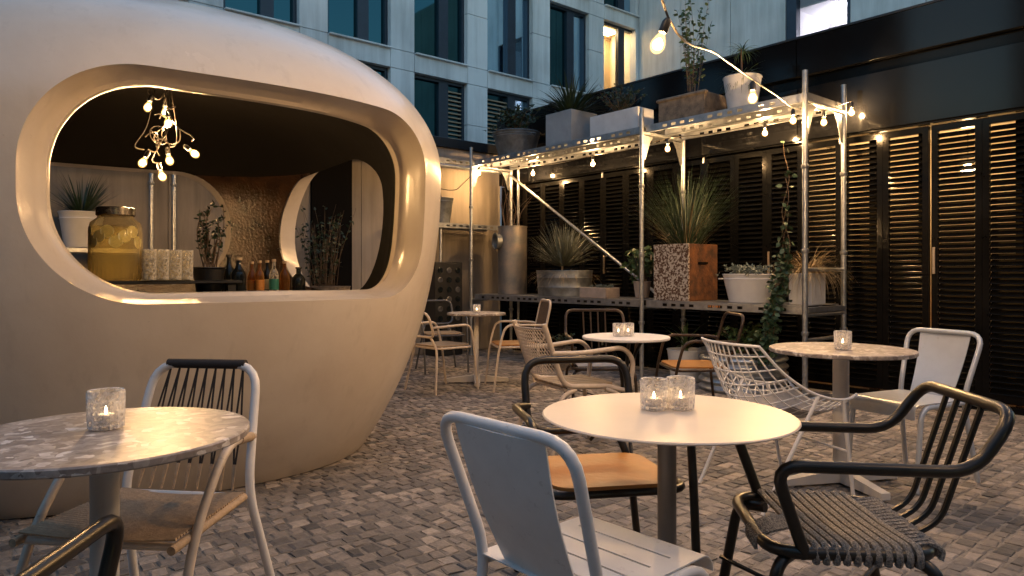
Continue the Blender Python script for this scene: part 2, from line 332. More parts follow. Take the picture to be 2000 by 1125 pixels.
    def grid(s, fn, nu, nv, thick=0.):
        vs = [fn(i / nu, j / nv) for i in range(nu + 1) for j in range(nv + 1)]
        fs = [(i * (nv + 1) + j, (i + 1) * (nv + 1) + j, (i + 1) * (nv + 1) + j + 1, i * (nv + 1) + j + 1) for i in range(nu) for j in range(nv)]
        if thick:
            V = [Vector(v) for v in vs]; nr = [Vector((0, 0, 0)) for _ in V]
            for f in fs:
                q = (V[f[1]] - V[f[0]]).cross(V[f[3]] - V[f[0]])
                for i in f: nr[i] += q
            o = len(V); vs = [v for v in V] + [v - (m.normalized() if m.length > 0 else m) * thick for v, m in zip(V, nr)]
            fs2 = fs + [tuple(i + o for i in reversed(f)) for f in fs]
            W = nv + 1
            bd = [i * W for i in range(nu + 1)] + [nu * W + j for j in range(1, W)] + [i * W + nv for i in range(nu - 1, -1, -1)] + [j for j in range(nv - 1, 0, -1)]
            for a, b in zip(bd, bd[1:] + bd[:1]): fs2.append((b, a, a + o, b + o))
            fs = fs2
        return s.add(vs, fs)
    def build(s, name, m, parent=None, smooth=True, loc=None, rz=0., ang=38):
        me = bpy.data.meshes.new(name); me.from_pydata(s.v, [], s.f)
        for x in (m if isinstance(m, (list, tuple)) else [m]): me.materials.append(M[x] if isinstance(x, str) else x)
        if any(s.mi): me.polygons.foreach_set('material_index', s.mi)
        if smooth:
            me.polygons.foreach_set('use_smooth', [True] * len(me.polygons))
            me.set_sharp_from_angle(angle=R(ang))
        me.update()
        return link(name, me, parent, loc, rz)
def link(name, me, parent=None, loc=None, rz=0.):
    o = bpy.data.objects.new(name, me); COL.objects.link(o)
    if parent is not None: o.parent = parent
    if loc is not None: o.location = loc
    if rz: o.rotation_euler = (0, 0, rz)
    return o
def tag(o, label, cat, group=None):
    o['label'] = label; o['category'] = cat
    if group: o['group'] = group
    return o
def thing(name, label, cat, loc=(0, 0, 0), rz=0., group=None):
    o = bpy.data.objects.new(name, None); o.empty_display_size = .1; COL.objects.link(o); o.location = loc; o.rotation_euler = (0, 0, rz)
    return tag(o, label, cat, group)
def copy_tree(o, parent=None):
    c = o.copy(); COL.objects.link(c); c.parent = parent
    for ch in list(o.children): copy_tree(ch, c)
    return c
def structure(o): o['kind'] = 'structure'; return o
def stuff(o): o['kind'] = 'stuff'; return o
def face(d): return math.atan2(d[1], d[0]) - math.pi / 2      # local +y looks along d

# yard grid: u runs away along the shuttered wall, w runs towards that wall
U = Vector((-.643, .766, 0)); Wd = Vector((.766, .643, 0)); A0 = Vector((2.59, 6.2, 0))
def G(t, s, z=0.): return A0 + U * t + Wd * s + Vector((0, 0, z))
GR = math.atan2(U.y, U.x)              # heading of u
S_WALL, T_WALL = .936, 5.43

# ------------------------------------------------------------------ ground and cobbles
ground = MB().add([(-60, -40, -.0065), (60, -40, -.0065), (60, 80, -.0065), (-60, 80, -.0065)], [(0, 1, 2, 3)]).build('ground', 'mortar', smooth=False)
structure(ground)
def sett(cx, cy, lx, ly, rz, dz, rnd):
    hx, hy = lx / 2, ly / 2; b = min(.0075, hx * .35, hy * .35)
    v = []
    for ring, (ex, z) in enumerate(((0, -.022), (.0005, -.0045), (b, 0))):
        for k, (sx, sy) in enumerate(((-1, -1), (1, -1), (1, 1), (-1, 1))):
            j = rnd[ring * 8 + k * 2: ring * 8 + k * 2 + 2] * .006
            x = sx * (hx - ex) + j[0]; y = sy * (hy - ex) + j[1]
            v.append((x, y, z + (rnd[24 + k] * .0012 if ring else 0)))
    ca, sa = math.cos(rz), math.sin(rz)
    return [(cx + x * ca - y * sa, cy + x * sa + y * ca, z + dz) for x, y, z in v]
SETT_F = [(8, 9, 10, 11)] + [(l * 4 + k, l * 4 + (k + 1) % 4, l * 4 + 4 + (k + 1) % 4, l * 4 + 4 + k) for l in range(2) for k in range(4)]
stones = []
org = Vector((0, 3.3, 0)); row = 0; roff = -9.; rowr = random.Random(77)
while row < 400:
    rw = rowr.choice((.062, .067, .072, .078, .084)); roff += rw; off = roff - rw / 2
    if roff - rw < .301 <= roff or roff - rw < -2.7 <= roff: roff += .016
    if off > 9: break
    x = -9 + random.random() * .1
    while x < 9:
        ln = random.choice((.060, .068, .075, .083, .094)) + random.uniform(-.006, .006)
        sk = 0
        for sm in (-3.34, -.341, 2.66):
            if x < sm <= x + ln + .03: ln = max(.03, sm - x); sk = .016
        p = org + U * off + Wd * (x + ln / 2)
        x += ln + sk
        if p.y < .55 or p.y > 11.3 or abs(p.x) > .80 * p.y + .9: continue
        s_ = (p - A0).dot(Wd); t_ = (p - A0).dot(U)
        if s_ > S_WALL - .12 or t_ > T_WALL - .02: continue
        q = Vector((p.x + 2.78, p.y - 5.18, 0)); lx = q.x * math.cos(.599) + q.y * math.sin(.599); ly = -q.x * math.sin(.599) + q.y * math.cos(.599)
        if abs(lx / 1.2) ** 2.6 + abs(ly / (1.1 if ly > 0 else 1.6)) ** 2.6 < 1: continue
        stones.append((p.x, p.y, ln - random.uniform(.008, .014), rw - random.uniform(.007, .014), GR + math.pi / 2 + random.gauss(0, .05), random.uniform(-.0025, .0005)))
    row += 1
def showing(s): return 1.35 < s[1] and abs(s[0]) < .73 * s[1] and (s[1] > 1575 / 590 * .98)
order = sorted(range(len(stones)), key=lambda i: (not showing(stones[i]), stones[i][1]))
big = set(order[:300])
mv, mf = [], []
for i, sdat in enumerate(stones):
    rnd = rng.uniform(-1, 1, 32)
    if i in big:
        me = bpy.data.meshes.new('cobble'); me.from_pydata(sett(0, 0, sdat[2], sdat[3], sdat[4], 0, rnd), [], SETT_F); me.materials.append(M['cobble'])
        link('cobble', me, ground, (sdat[0], sdat[1], sdat[5]))
    else:
        o = len(mv); mv += sett(*sdat, rnd); mf += [tuple(k + o for k in f) for f in SETT_F]
me = bpy.data.meshes.new('cobbles'); me.from_pydata(mv, [], mf); me.materials.append(M['cobble'])
stuff(link('cobble_field', me, ground))

# ------------------------------------------------------------------ bar pod
PH, PC = .599, Vector((-2.781, 5.177, 1.796))
def pod_r(d, off):
    a = 1.926 - off; b = (1.75 if d[1] > 0 else 2.484) - off; c = (1.108 if d[2] > 0 else 2.72) - off
    n, m = 2.69, 2.078
    return ((abs(d[0] / a) ** n + abs(d[1] / b) ** n) ** (m / n) + abs(d[2] / c) ** m) ** (-1 / m)
def pod_front(x, z, off):
    lo, hi = 0., 3.
    for _ in range(40):
        mid = (lo + hi) / 2; v = Vector((x, -mid, z)); L_ = v.length
        if L_ < pod_r(v / L_, off): lo = mid
        else: hi = mid
    return -lo
def rrect(cx, cz, hx, hz, rl, rr, n=18, straight=10):
    pts = []
    def arc(ox, oz, r, a0):
        for k in range(n + 1):
            a = a0 + math.pi / 2 * k / n; pts.append((ox + r * math.cos(a), oz + r * math.sin(a)))
    def seg(p, q):
        for k in range(1, straight): t = k / straight; pts.append((p[0] + (q[0] - p[0]) * t, p[1] + (q[1] - p[1]) * t))
    arc(cx + hx - rr, cz + hz - rr, rr, 0); s0 = pts[-1]; seg(s0, (cx - hx + rl, cz + hz))
    arc(cx - hx + rl, cz + hz - rl, rl, math.pi / 2); seg(pts[-1], (cx - hx, cz - hz + rl))
    arc(cx - hx + rl, cz - hz + rl, rl, math.pi); seg(pts[-1], (cx + hx - rr, cz - hz))
    arc(cx + hx - rr, cz - hz + rr, rr, 3 * math.pi / 2); seg(pts[-1], (cx + hx, cz + hz - rr))
    q = [pts[0]]
    for p in pts[1:]:
        if math.hypot(p[0] - q[-1][0], p[1] - q[-1][1]) > .004: q.append(p)
    if math.hypot(q[0][0] - q[-1][0], q[0][1] - q[-1][1]) < .004: q.pop()
    return q
THK = .27
o_loop = rrect(.31, -.258, .99, .522, .47, .32)
i_loop0 = rrect(.385, -.25, .955, .497, .44, .30)
NL = len(o_loop)
def resample(loop, n):
    P = loop + [loop[0]]; d = [0]
    for a, b in zip(P, P[1:]): d.append(d[-1] + math.hypot(b[0] - a[0], b[1] - a[1]))
    out = []; j = 0
    for k in range(n):
        t = d[-1] * k / n
        while d[j + 1] < t: j += 1
        f_ = (t - d[j]) / (d[j + 1] - d[j]); out.append((P[j][0] + (P[j + 1][0] - P[j][0]) * f_, P[j][1] + (P[j + 1][1] - P[j][1]) * f_))
    return out
o_loop = resample(o_loop, 176); i_loop = resample(i_loop0, 176); NL = 176
def shell_mesh(off_out, off_in, lo, li, flare):
    D0 = Vector((.33, -2.3, -.25)).normalized(); RINGS = 64
    rings = []
    def sweep(loop, off):
        out = []
        base = [Vector((x, pod_front(x, z, off), z)).normalized() for x, z in loop]
        for k in range(RINGS + 1):
            t = (k / RINGS) ** 1.25; ring = []
            for d in base:
                th0 = D0.angle(d); ax = D0.cross(d).normalized(); th = th0 + (math.pi - .02 - th0) * t
                e = Matrix.Rotation(th, 3, ax) @ D0; ring.append(e * pod_r(e, off))
            out.append(ring)
        return out
    so = sweep(lo, off_out); si = sweep(li, off_in)
    rings = list(reversed(so))
    o0, i0 = so[0], si[0]
    if flare:
        # rounded lip, splayed reveal, then a small inner bead
        out_d = [(so[0][k] - so[1][k]).normalized() for k in range(NL)]
        rin = [(i0[k] - o0[k]) for k in range(NL)]
        ctr = Vector((.34, 0, -.25))
        for t, push in ((.035, .014), (.10, .022), (.30, .020), (.55, .010), (.74, .0), (.78, -.018), (.90, -.018), (.965, -.012)):
            ring = []
            for k in range(NL):
                p = o0[k] + rin[k] * t
                away = Vector((p.x - ctr.x, 0, p.z - ctr.z)).normalized(); ring.append(p + away * push)
            rings.append(ring)
    rings += si
    mb = MB(); vs = [p for r_ in rings for p in r_]; K = len(rings)
    fs = [(i * NL + k, i * NL + (k + 1) % NL, (i + 1) * NL + (k + 1) % NL, (i + 1) * NL + k) for i in range(K - 1) for k in range(NL)]
    fs += [tuple(range(NL - 1, -1, -1)), tuple((K - 1) * NL + k for k in range(NL))]
    return vs, fs
def loop_cutter(loop, axis, lo, hi, grow=1.):
    n = len(loop); vs = []; ca = sum(p[0] for p in loop) / n; cz = sum(p[1] for p in loop) / n
    for d, g_ in ((lo, 1.), (hi, grow)):
        for a, z in [(ca + (p[0] - ca) * g_, cz + (p[1] - cz) * g_) for p in loop]: vs.append((a, d, z) if axis == 'y' else (d, a, z))
    me = bpy.data.meshes.new('cutter'); me.from_pydata(vs, [], [tuple(range(n - 1, -1, -1)), tuple(range(n, 2 * n))] + [(k, (k + 1) % n, n + (k + 1) % n, n + k) for k in range(n)])
    b = bmesh.new(); b.from_mesh(me); bmesh.ops.recalc_face_normals(b, faces=b.faces); b.to_mesh(me); b.free(); return me
CUTS = [loop_cutter(rrect(.0, -.215, .92, .505, .46, .46, 12, 3), 'y', .55, 2.6, 1.12), loop_cutter(rrect(.165, -.25, .72, .365, .36, .36, 12, 3), 'x', 1.2, 2.6, 3.0)]
pod = thing('bar_pod', 'huge rounded off-white bar pod with a wide rounded serving window', 'kiosk', (PC.x, PC.y, 0), PH)
def make_shell(name, vs, fs, mats, parent, scale=1.):
    me = bpy.data.meshes.new(name); me.from_pydata([tuple(v) for v in vs], [], fs)
    b = bmesh.new(); b.from_mesh(me); bmesh.ops.recalc_face_normals(b, faces=b.faces); b.to_mesh(me); b.free()
    for x in mats: me.materials.append(M[x])
    o = bpy.data.objects.new(name, me); COL.objects.link(o); tmp = []
    for cme in CUTS:
        c = bpy.data.objects.new('cutter', cme); COL.objects.link(c); tmp.append(c)
        md = o.modifiers.new('b', 'BOOLEAN'); md.operation = 'DIFFERENCE'; md.solver = 'EXACT'; md.object = c
    bpy.context.view_layer.update()
    dg = bpy.context.evaluated_depsgraph_get()
    res = bpy.data.meshes.new_from_object(o.evaluated_get(dg)); res.name = name
    for c in tmp: bpy.data.objects.remove(c)
    bpy.data.objects.remove(o)
    b = bmesh.new(); b.from_mesh(res)
    if name == 'lining':
        for co, no in (((0, 0, .285), (0, 0, 1)), ((0, 0, .05), (0, 0, 1)), ((0, .55, 0), (0, 1, 0))):
            bmesh.ops.bisect_plane(b, geom=b.verts[:] + b.edges[:] + b.faces[:], plane_co=co, plane_no=no)
    bmesh.ops.bisect_plane(b, geom=b.verts[:] + b.edges[:] + b.faces[:], plane_co=(0, 0, -PC.z + .003), plane_no=(0, 0, 1), clear_inner=True)
    b.to_mesh(res); b.free()
    while len(res.materials) < len(mats): res.materials.append(M[mats[len(res.materials)]])
    res.polygons.foreach_set('use_smooth', [True] * len(res.polygons)); res.set_sharp_from_angle(angle=R(40))
    return link(name, res, parent, (0, 0, PC.z))
vs, fs = shell_mesh(0., THK, o_loop, i_loop, True)
shell = make_shell('shell', vs, fs, ['pod'], pod)
li_loop = resample(rrect(.385, -.25, .975, .515, .45, .31), 176)
vs, fs = shell_mesh(THK + .004, THK + .03, li_loop, li_loop, False)
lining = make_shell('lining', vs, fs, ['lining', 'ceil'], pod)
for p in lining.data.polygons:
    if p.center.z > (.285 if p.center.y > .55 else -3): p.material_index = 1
MB().box((.20, -1.80, 1.005), (1.9, .36, .035), 0, .006).build('counter', 'black_plastic', pod)
for x in (-.5, .8): MB().box((x, -1.30, .494), (.10, .5, .985)).build('counter_support', 'ceil', pod)
MB().box((0, .0, .02), (1.9, 2.0, .03)).build('floor_plate', 'ceil', pod)

# ------------------------------------------------------------------ things inside the pod
def PW(x, y, z):   # pod-local to world
    c, s = math.cos(PH), math.sin(PH); return Vector((PC.x + x * c - y * s, PC.y + x * s + y * c, z))
CT = 1.0235
def px3(px, py, Y): return Vector(((px - 1000) / 1370 * Y, Y, 1.15 - (py - 535) / 1370 * Y))
tray = thing('serving_tray', 'black tray on feet on the bar counter under the drink dispenser', 'tray', px3(270, 535, 3.72).to_tuple()[:2] + (CT,), PH)
MB().box((.0, .0, .083), (.98, .34, .018), 0, .004).build('board', 'black_plastic', tray)
for sx in (-.44, .44):
    for sy in (-.13, .13): MB().box((sx, sy, .037), (.04, .04, .074)).build('foot', 'black_plastic', tray)
TT = CT + .0925
p = px3(226, 535, 3.66)
jar = thing('drink_dispenser', 'large glass jar of lemonade with citrus slices and dark lid on the bar', 'dispenser', (p.x, p.y, TT))
rib = []
n = 72; prof = [(.112, .0), (.122, .012), (.124, .10), (.124, .27), (.116, .30), (.085, .325), (.080, .345)]
vs = []
for r_, z in prof:
    for k in range(n):
        a = 2 * math.pi * k / n; rr = r_ + (.0022 * math.cos(a * 36) if z < .2 else 0); vs.append((rr * math.cos(a), rr * math.sin(a), z))
fs = [(i * n + k, i * n + (k + 1) % n, (i + 1) * n + (k + 1) % n, (i + 1) * n + k) for i in range(len(prof) - 1) for k in range(n)] + [tuple(range(n - 1, -1, -1))]
MB().add(vs, fs).build('jar', 'jar_glass', jar)
MB().lathe([(.108, .006), (.117, .02), (.117, .275), (.10, .282)], 32).build('lemonade', 'lemonade', jar)
MB().lathe([(.088, .335), (.092, .34), (.092, .375), (.084, .38), (.02, .382)], 40).build('lid', 'lid', jar)
for k in range(9):
    a = -2.7 + k * .33; z = .225 + .03 * math.sin(k * 2.1)
    m_ = MB(); ring = []
    c = Vector((.1195 * math.cos(a), .1195 * math.sin(a), z)); t1 = Vector((-math.sin(a), math.cos(a), 0)); t2 = Vector((0, 0, 1)); nn = Vector((math.cos(a), math.sin(a), 0))
    rr = .032
    vs = [c + nn * .0015 + t1 * (rr * math.cos(q)) + t2 * (rr * math.sin(q)) for q in [2 * math.pi * i / 16 for i in range(16)]] + [c - nn * .0015 + t1 * (rr * math.cos(q)) + t2 * (rr * math.sin(q)) for q in [2 * math.pi * i / 16 for i in range(16)]]
    m_.add(vs, [tuple(range(16)), tuple(range(31, 15, -1))] + [(i, 16 + i, 16 + (i + 1) % 16, (i + 1) % 16) for i in range(16)]).build('citrus_slice', 'lemon', jar)
gproto = None
gp = [px3(x, 535, y) for x, y in ((292, 3.60), (317, 3.64), (342, 3.68), (364, 3.72), (290, 3.70), (312, 3.76), (336, 3.80), (358, 3.84))]
tw = ['front', 'front', 'front', 'front', 'back', 'back', 'back', 'back']
gi = ['nearest the lemonade jar', 'second from the jar', 'third from the jar', 'nearest the black flower pot'] * 2
for k, p in enumerate(gp):
    if gproto is None:
        o = MB().lathe([(.026, 0), (.032, .004), (.035, .16), (.033, .16), (.030, .012), (.002, .01)], 18).build('tumbler', 'clear_glass', None); gproto = o
    else: o = gproto.copy(); COL.objects.link(o)
    o.location = (p.x, p.y, TT); tag(o, 'faceted clear tumbler in the %s row on the bar tray, %s' % (tw[k], gi[k]), 'glass', 'tumblers on the bar tray')

def blades(mb, n, L, spread, w, droop=.3, seed=1, base=.04, lvar=.3, zmin=.0):
    r_ = random.Random(seed)
    for _ in range(n):
        a = r_.uniform(0, 2 * math.pi); el = r_.uniform(*spread); l = L * r_.uniform(1 - lvar, 1); b = Vector((math.cos(a), math.sin(a), 0)) * r_.uniform(0, base)
        dr = droop * r_.uniform(.3, 1); h = Vector((math.cos(a), math.sin(a), 0)); side = Vector((-math.sin(a), math.cos(a), 0)); vs = []
        K = 5
        for i in range(K):
            t = i / (K - 1); e = el - dr * t * 1.2
            c = b + h * (math.cos(e) * l * t) + Vector((0, 0, math.sin(e) * l * t)); ww = w * (1 - t) ** .7 * .5 + .0006
            vs += [c - side * ww, c + side * ww]
        mb.add(vs, [(2 * i, 2 * i + 1, 2 * i + 3, 2 * i + 2) for i in range(K - 1)])
    return mb
def leaf(mb, p, d, l, w, r_):
    d = d.normalized(); s = d.cross(Vector((r_.uniform(-1, 1), r_.uniform(-1, 1), r_.uniform(.2, 1)))).normalized(); n_ = s.cross(d)
    mb.add([p, p + d * l * .35 + s * w * .5, p + d * l * .7 + s * w * .38 - n_ * l * .06, p + d * l - n_ * l * .15, p + d * l * .7 - s * w * .38 - n_ * l * .06, p + d * l * .35 - s * w * .5], [(0, 1, 2, 5), (5, 2, 3, 4)])
def bush(lv, st, n_stem, H_, spread, lsz, per, seed, lean=(0, 0, 0), droop=.0, base=.05):
    r_ = random.Random(seed)
    for _ in range(n_stem):
        a = r_.uniform(0, 2 * math.pi); k = spread * r_.uniform(.15, 1); hh = H_ * r_.uniform(.55, 1)
        p0 = Vector((math.cos(a), math.sin(a), 0)) * base * r_.random(); p2 = Vector((math.cos(a) * k, math.sin(a) * k, hh)) + Vector(lean) * r_.random(); p1 = (p0 + p2) / 2 + Vector((r_.uniform(-.04, .04), r_.uniform(-.04, .04), hh * .12)); p2.z -= droop * r_.random()
        path = catmull([p0, p1, p2], 5)
        if st is not None: st.tube(path, [.004, .0015], 4)
        for _ in range(per):
            t = r_.uniform(.2, 1); i = min(len(path) - 2, int(t * (len(path) - 1))); q = path[i].lerp(path[i + 1], r_.random())
            leaf(lv, q, Vector((r_.gauss(0, 1), r_.gauss(0, 1), r_.gauss(.3, .7))), lsz * r_.uniform(.6, 1.2), lsz * .5, r_)
def pot_round(o, r0, r1, h, m, sy=1., rim=.012, soil=.86, bands=(), name='pot'):
    prof = [(r0 * .6, .0), (r0, .004)]
    for b in bands: z = h * b; r_ = r0 + (r1 - r0) * b; prof += [(r_ - .001, z - .009), (r_ + .005, z), (r_ - .001, z + .009)]
    prof += [(r1, h - .012), (r1 + rim * .6, h - .006), (r1 + rim * .4, h), (r1 - .008, h), (r0 + (r1 - r0) * soil - .01, h * soil), (.001, h * soil)]
    MB().lathe(prof, 40, sy=sy, caps=False).build(name, m, o)
    MB().lathe([(r0 + (r1 - r0) * soil - .006, h * soil + .002), (.002, h * soil + .012)], 24, sy=sy, caps=False).build('soil', 'soil', o)
    return h * soil
def pot_box(o, dx, dy, h, m, t=.018, soil=.9, name='pot', ms=None):
    mb = MB()
    x, y = dx / 2, dy / 2
    mb.box((0, -y + t / 2, h / 2), (dx, t, h), 0, .004); mb.box((0, y - t / 2, h / 2), (dx, t, h), 0, .004)
    mb.box((-x + t / 2, 0, h / 2), (t, dy - 2 * t, h), 0, .004)
    mb.box((x - t / 2, 0, h / 2), (t, dy - 2 * t, h), 0, .004); mb.box((0, 0, .01), (dx - 2 * t, dy - 2 * t, .02))
    mb.build(name, m, o)
    MB().box((0, 0, h * soil - .01), (dx - 2 * t - .002, dy - 2 * t - .002, .02)).build('soil', 'soil', o)
    return h * soil
def child(o, mb, name, m, z=0., smooth=False):
    return mb.build(name, m, o, smooth, (0, 0, z))

p = px3(408, 535, 3.92)
o = thing('flower_pot', 'black ribbed flower pot with a thin dark shrub on the bar tray', 'plant pot', (p.x, p.y, CT))
z = pot_round(o, .062, .085, .165, 'black_plastic')
lv, st = MB(), MB(); bush(lv, st, 16, .40, .13, .03, 16, 3)
child(o, st, 'stem', 'twig', z, True); child(o, lv, 'foliage', 'leaf_dark', z)
def bottle(px, Y, h, r, m, label, lab=None, capm='cork', z0=CT):
    p = px3(px, 535, Y); o = thing('bottle', label, 'bottle', (p.x, p.y, z0), 0, 'bottles on the bar counter')
    MB().lathe([(r * .9, 0), (r, .006), (r, h * .55), (r * .85, h * .64), (r * .36, h * .76), (r * .33, h * .93)], 20).build('glass', m, o)
    MB().lathe([(r * .42, h * .93), (r * .45, h * .94), (r * .45, h), (r * .3, h)], 14).build('cap', capm, o)
    if lab: MB().lathe([(r + .0012, h * .15), (r + .0012, h * .45)], 20, caps=False).build('label', lab, o)
bottle(447, 4.12, .24, .036, 'bottle_dark', 'dark bottle with a tall pour spout beside the black flower pot', None, 'lid')
bottle(466, 4.02, .22, .042, 'bottle_dark', 'fat dark bottle with a pale square stopper', None, 'cork')
bottle(492, 4.16, .20, .026, 'bottle_amber', 'small mixer bottle with orange label, left of its pair', 'label_orange', 'cork')
bottle(507, 4.12, .205, .026, 'bottle_amber', 'small mixer bottle with orange label, right of its pair', 'label_orange', 'cork')
bottle(522, 4.26, .21, .026, 'bottle_dark', 'small dark bottle standing just left of the green label', 'label_cream', 'cork')
bottle(535, 4.2, .215, .027, 'clear_glass', 'small clear bottle with a green label', 'label_green', 'cork')
bottle(556, 4.3, .205, .030, 'bottle_amber', 'yellow juice bottle next to the green-labelled one', None, 'cork')
bottle(583, 4.36, .17, .042, 'bottle_dark', 'squat round dark bottle at the right end of the row', None, 'lid')

# bulb + socket proto
BULB_PROF = [(.002, -.062), (.014, -.058), (.024, -.048), (.029, -.034), (.028, -.018), (.021, -.002), (.014, .012), (.012, .02)]
def bulb_at(parent, p, tilt=None, scale=1., core='bulb'):
    b = MB().lathe([(r_ * scale, z * scale) for r_, z in BULB_PROF], 14); 
    s_ = MB().lathe([(.013 * scale, .018 * scale), (.0175 * scale, .022 * scale), (.0175 * scale, .06 * scale), (.010 * scale, .075 * scale)], 12)
    ob = b.build('bulb', 'envelope', parent, True, p)
    MB().lathe([(.002 * scale, -.046 * scale), (.013 * scale, -.042 * scale), (.0185 * scale, -.032 * scale), (.017 * scale, -.020 * scale), (.009 * scale, -.008 * scale), (.003 * scale, -.003 * scale)], 10).build('filament', core, ob)
    os_ = s_.build('socket', 'black_plastic', parent, True, p)
    if tilt is not None:
        for x in (ob, os_): x.rotation_euler = tilt
cl = thing('bulb_cluster', 'hanging tangle of cables and glowing bulbs inside the bar pod', 'pendant lamp', (0, 0, 0))
cb = [(291, 203, 5.0, (0, .3, 0)), (323, 214, 5.05, None), (328, 234, 5.0, (.2, 0, 0)), (375, 296, 4.95, (0, -.9, 0)), (282, 312, 4.9, (0, .5, 0)), (330, 307, 5.0, (0, -.2, 0)), (315, 338, 4.95, (0, -.3, 0))]
for x, y, Y, tl in cb: bulb_at(cl, px3(x, y, Y), tl, .95, 'bulb_in')
ctop = px3(322, 150, 5.0); ctop.z = 2.58
for k, (x, y, Y, tl) in enumerate(cb):
    e = px3(x, y, Y) + Vector((0, 0, .07)); r_ = random.Random(k)
    a = ctop + Vector((r_.uniform(-.06, .06), r_.uniform(-.05, .05), .0)); b_ = a.lerp(e, .45) + Vector((r_.uniform(-.06, .06), r_.uniform(-.04, .04), -.12)); c_ = e + Vector((r_.uniform(-.07, .07), r_.uniform(-.04, .04), .03))
    MB().tube(catmull([a, b_, c_, e], 8), .0045, 6).build('cable', 'cable', cl)
for k in range(7):
    r_ = random.Random(40 + k); c0 = px3(318 + r_.uniform(-22, 22), 262 + r_.uniform(-30, 34), 5.0 + r_.uniform(-.06, .06)); rad = r_.uniform(.035, .07); a0 = r_.uniform(0, 6)
    pts = [c0 + Vector((math.cos(a0 + q) * rad, .02 * math.sin(q * 2), math.sin(a0 + q) * rad * 1.35)) for q in [i * .45 for i in range(12)]]
    MB().tube(catmull(pts, 3), .0042, 6).build('cable', 'cable', cl)
MB().lathe([(.06, 0), (.06, .02), (.012, .03)], 20, (ctop.x, ctop.y, ctop.z - .01)).build('ceiling_rose', 'black_plastic', cl)

# ------------------------------------------------------------------ black shuttered building
P0 = Vector((4.17, 5.77, 0)); S_T0 = (P0 - A0).dot(U)
def SW(t, d, z): return P0 + U * t + Wd * d + Vector((0, 0, z))     # t from the right corner, d into the building
shut = thing('shutter_building', 'glossy black single-storey building with a row of louvred shutter doors', 'building', (P0.x, P0.y, 0), GR)
# local frame of shut: x = u, y = -w (towards the yard is +y? u x z) -> local y = (-u.y, u.x)
def SL(t, d, z): return (t, -d, z)   # rotated frame: +y local points away from Wd
T_END = 6.60
for i in range(2):
    t0 = -3.0 + i * 4.9; t1 = t0 + 4.89
    MB().box(((t0 + t1) / 2, -.20, 3.36), (t1 - t0, .5, .385), 0, .004).build('fascia_panel', 'black_gloss', shut)
    MB().box(((t0 + t1) / 2, -.21, 2.785), (t1 - t0, .46, .535), 0, .004).build('fascia_panel', 'black_gloss', shut)
MB().box((1.85, -.24, 3.11), (9.7, .44, .10)).build('fascia_band', 'black_slat', shut)
MB().box((1.85, -.22, 3.562), (9.72, .56, .02)).build('roof_edge', 'coping', shut)
MB().box((1.85, -.13, .0), (9.7, .32, .09)).build('threshold', 'black_slat', shut)
MB().box((1.85, -.06, 2.51), (9.7, .10, .018)).build('head_rail', 'black_slat', shut)
slat_me = None
DW = .394; PIT = .052; CH = .079; TILT = R(36)
def slat_mesh(w):
    mb = MB(); c, s = math.cos(TILT), math.sin(TILT); th = .006
    # outer edge low (towards the yard, +y), inner edge high
    for_pts = []
    hx = w / 2; y = CH / 2 * c; z = CH / 2 * s
    prof = [(y, -z - th / 2), (y + .002, -z), (y, -z + th / 2), (0, th * .75), (-y, z + th / 2), (-y, z - th / 2), (0, -th * .25)]
    n = len(prof); vs = [(-hx, a, b) for a, b in prof] + [(hx, a, b) for a, b in prof]
    mb.add(vs, [tuple(range(n)), tuple(range(2 * n - 1, n - 1, -1))] + [((k + 1) % n, k, n + k, n + (k + 1) % n) for k in range(n)])
    return mb
k = 0; t = -2.10
doors = []
while t < T_END - .1:
    gap = .030 if abs(t - .66) < .2 and t > .60 else .004
    if abs(t - .66) < .2 and t > .60: t = .700
    doors.append(t); t += DW + .003
    k += 1
ST = .052; H0, H1 = .055, 2.49
fr = MB()
fr.box((-DW / 2 + ST / 2, 0, (H0 + H1) / 2), (ST, .045, H1 - H0), 0, .004); fr.box((DW / 2 - ST / 2, 0, (H0 + H1) / 2), (ST, .045, H1 - H0), 0, .004)
fr.box((0, 0, H0 + .04), (DW - 2 * ST, .044, .08), 0, .003); fr.box((0, 0, H1 - .03), (DW - 2 * ST, .044, .06), 0, .003)
door0 = fr.build('door', 'black_slat', shut); dme = door0.data; bpy.data.objects.remove(door0)
sl = slat_mesh(DW - 2 * ST - .004).build('slat', 'black_slat', shut, False); sme = sl.data; bpy.data.objects.remove(sl)
zs = [H0 + .10 + PIT * i for i in range(200) if H0 + .10 + PIT * i < H1 - .075]
lm = MB()
for z in zs: lm.add([(v.co.x, v.co.y, v.co.z + z) for v in sme.vertices], [tuple(p.vertices) for p in sme.polygons])
lo = lm.build('louvres', 'black_slat', shut, False); lme = lo.data; bpy.data.objects.remove(lo)
hb = MB().box((0, .030, 1.27), (.020, .012, .24), 0, .003); hb.box((0, .024, 1.36), (.012, .016, .02)); hb.box((0, .024, 1.18), (.012, .016, .02))
ho = hb.build('handle', 'brass', shut); hme = ho.data; bpy.data.objects.remove(ho)
for i, t in enumerate(doors):
    c = t + DW / 2
    d = link('door', dme, shut, (c, -.085, 0))
    if .0 < c < 2.05 or -.2 < c < 0:
        for z in zs: link('slat', sme, d, (0, 0, z))
    else:
        stuff(link('louvres', lme, d))
    if i % 2 == 0: link('handle', hme, d, (DW / 2 - .022, 0, 0))
    if -.4 < c < 2.05: MB().box((-DW / 2 + .06 + .05 * (i % 3), -.19, 1.27), (.09, .03, 2.4)).build('inner_stile', 'black_slat', d, False)
    if i % 4 == 1:
        hg = MB()
        for z in (2.44, .2): hg.lathe([(.012, 0), (.012, .06)], 8, (-DW / 2, .03, z))
        hg.build('hinge', 'steel', d)
MB().box((6.70, -.27, 1.26), (.30, .36, 2.5)).build('end_post', 'black_slat', shut)
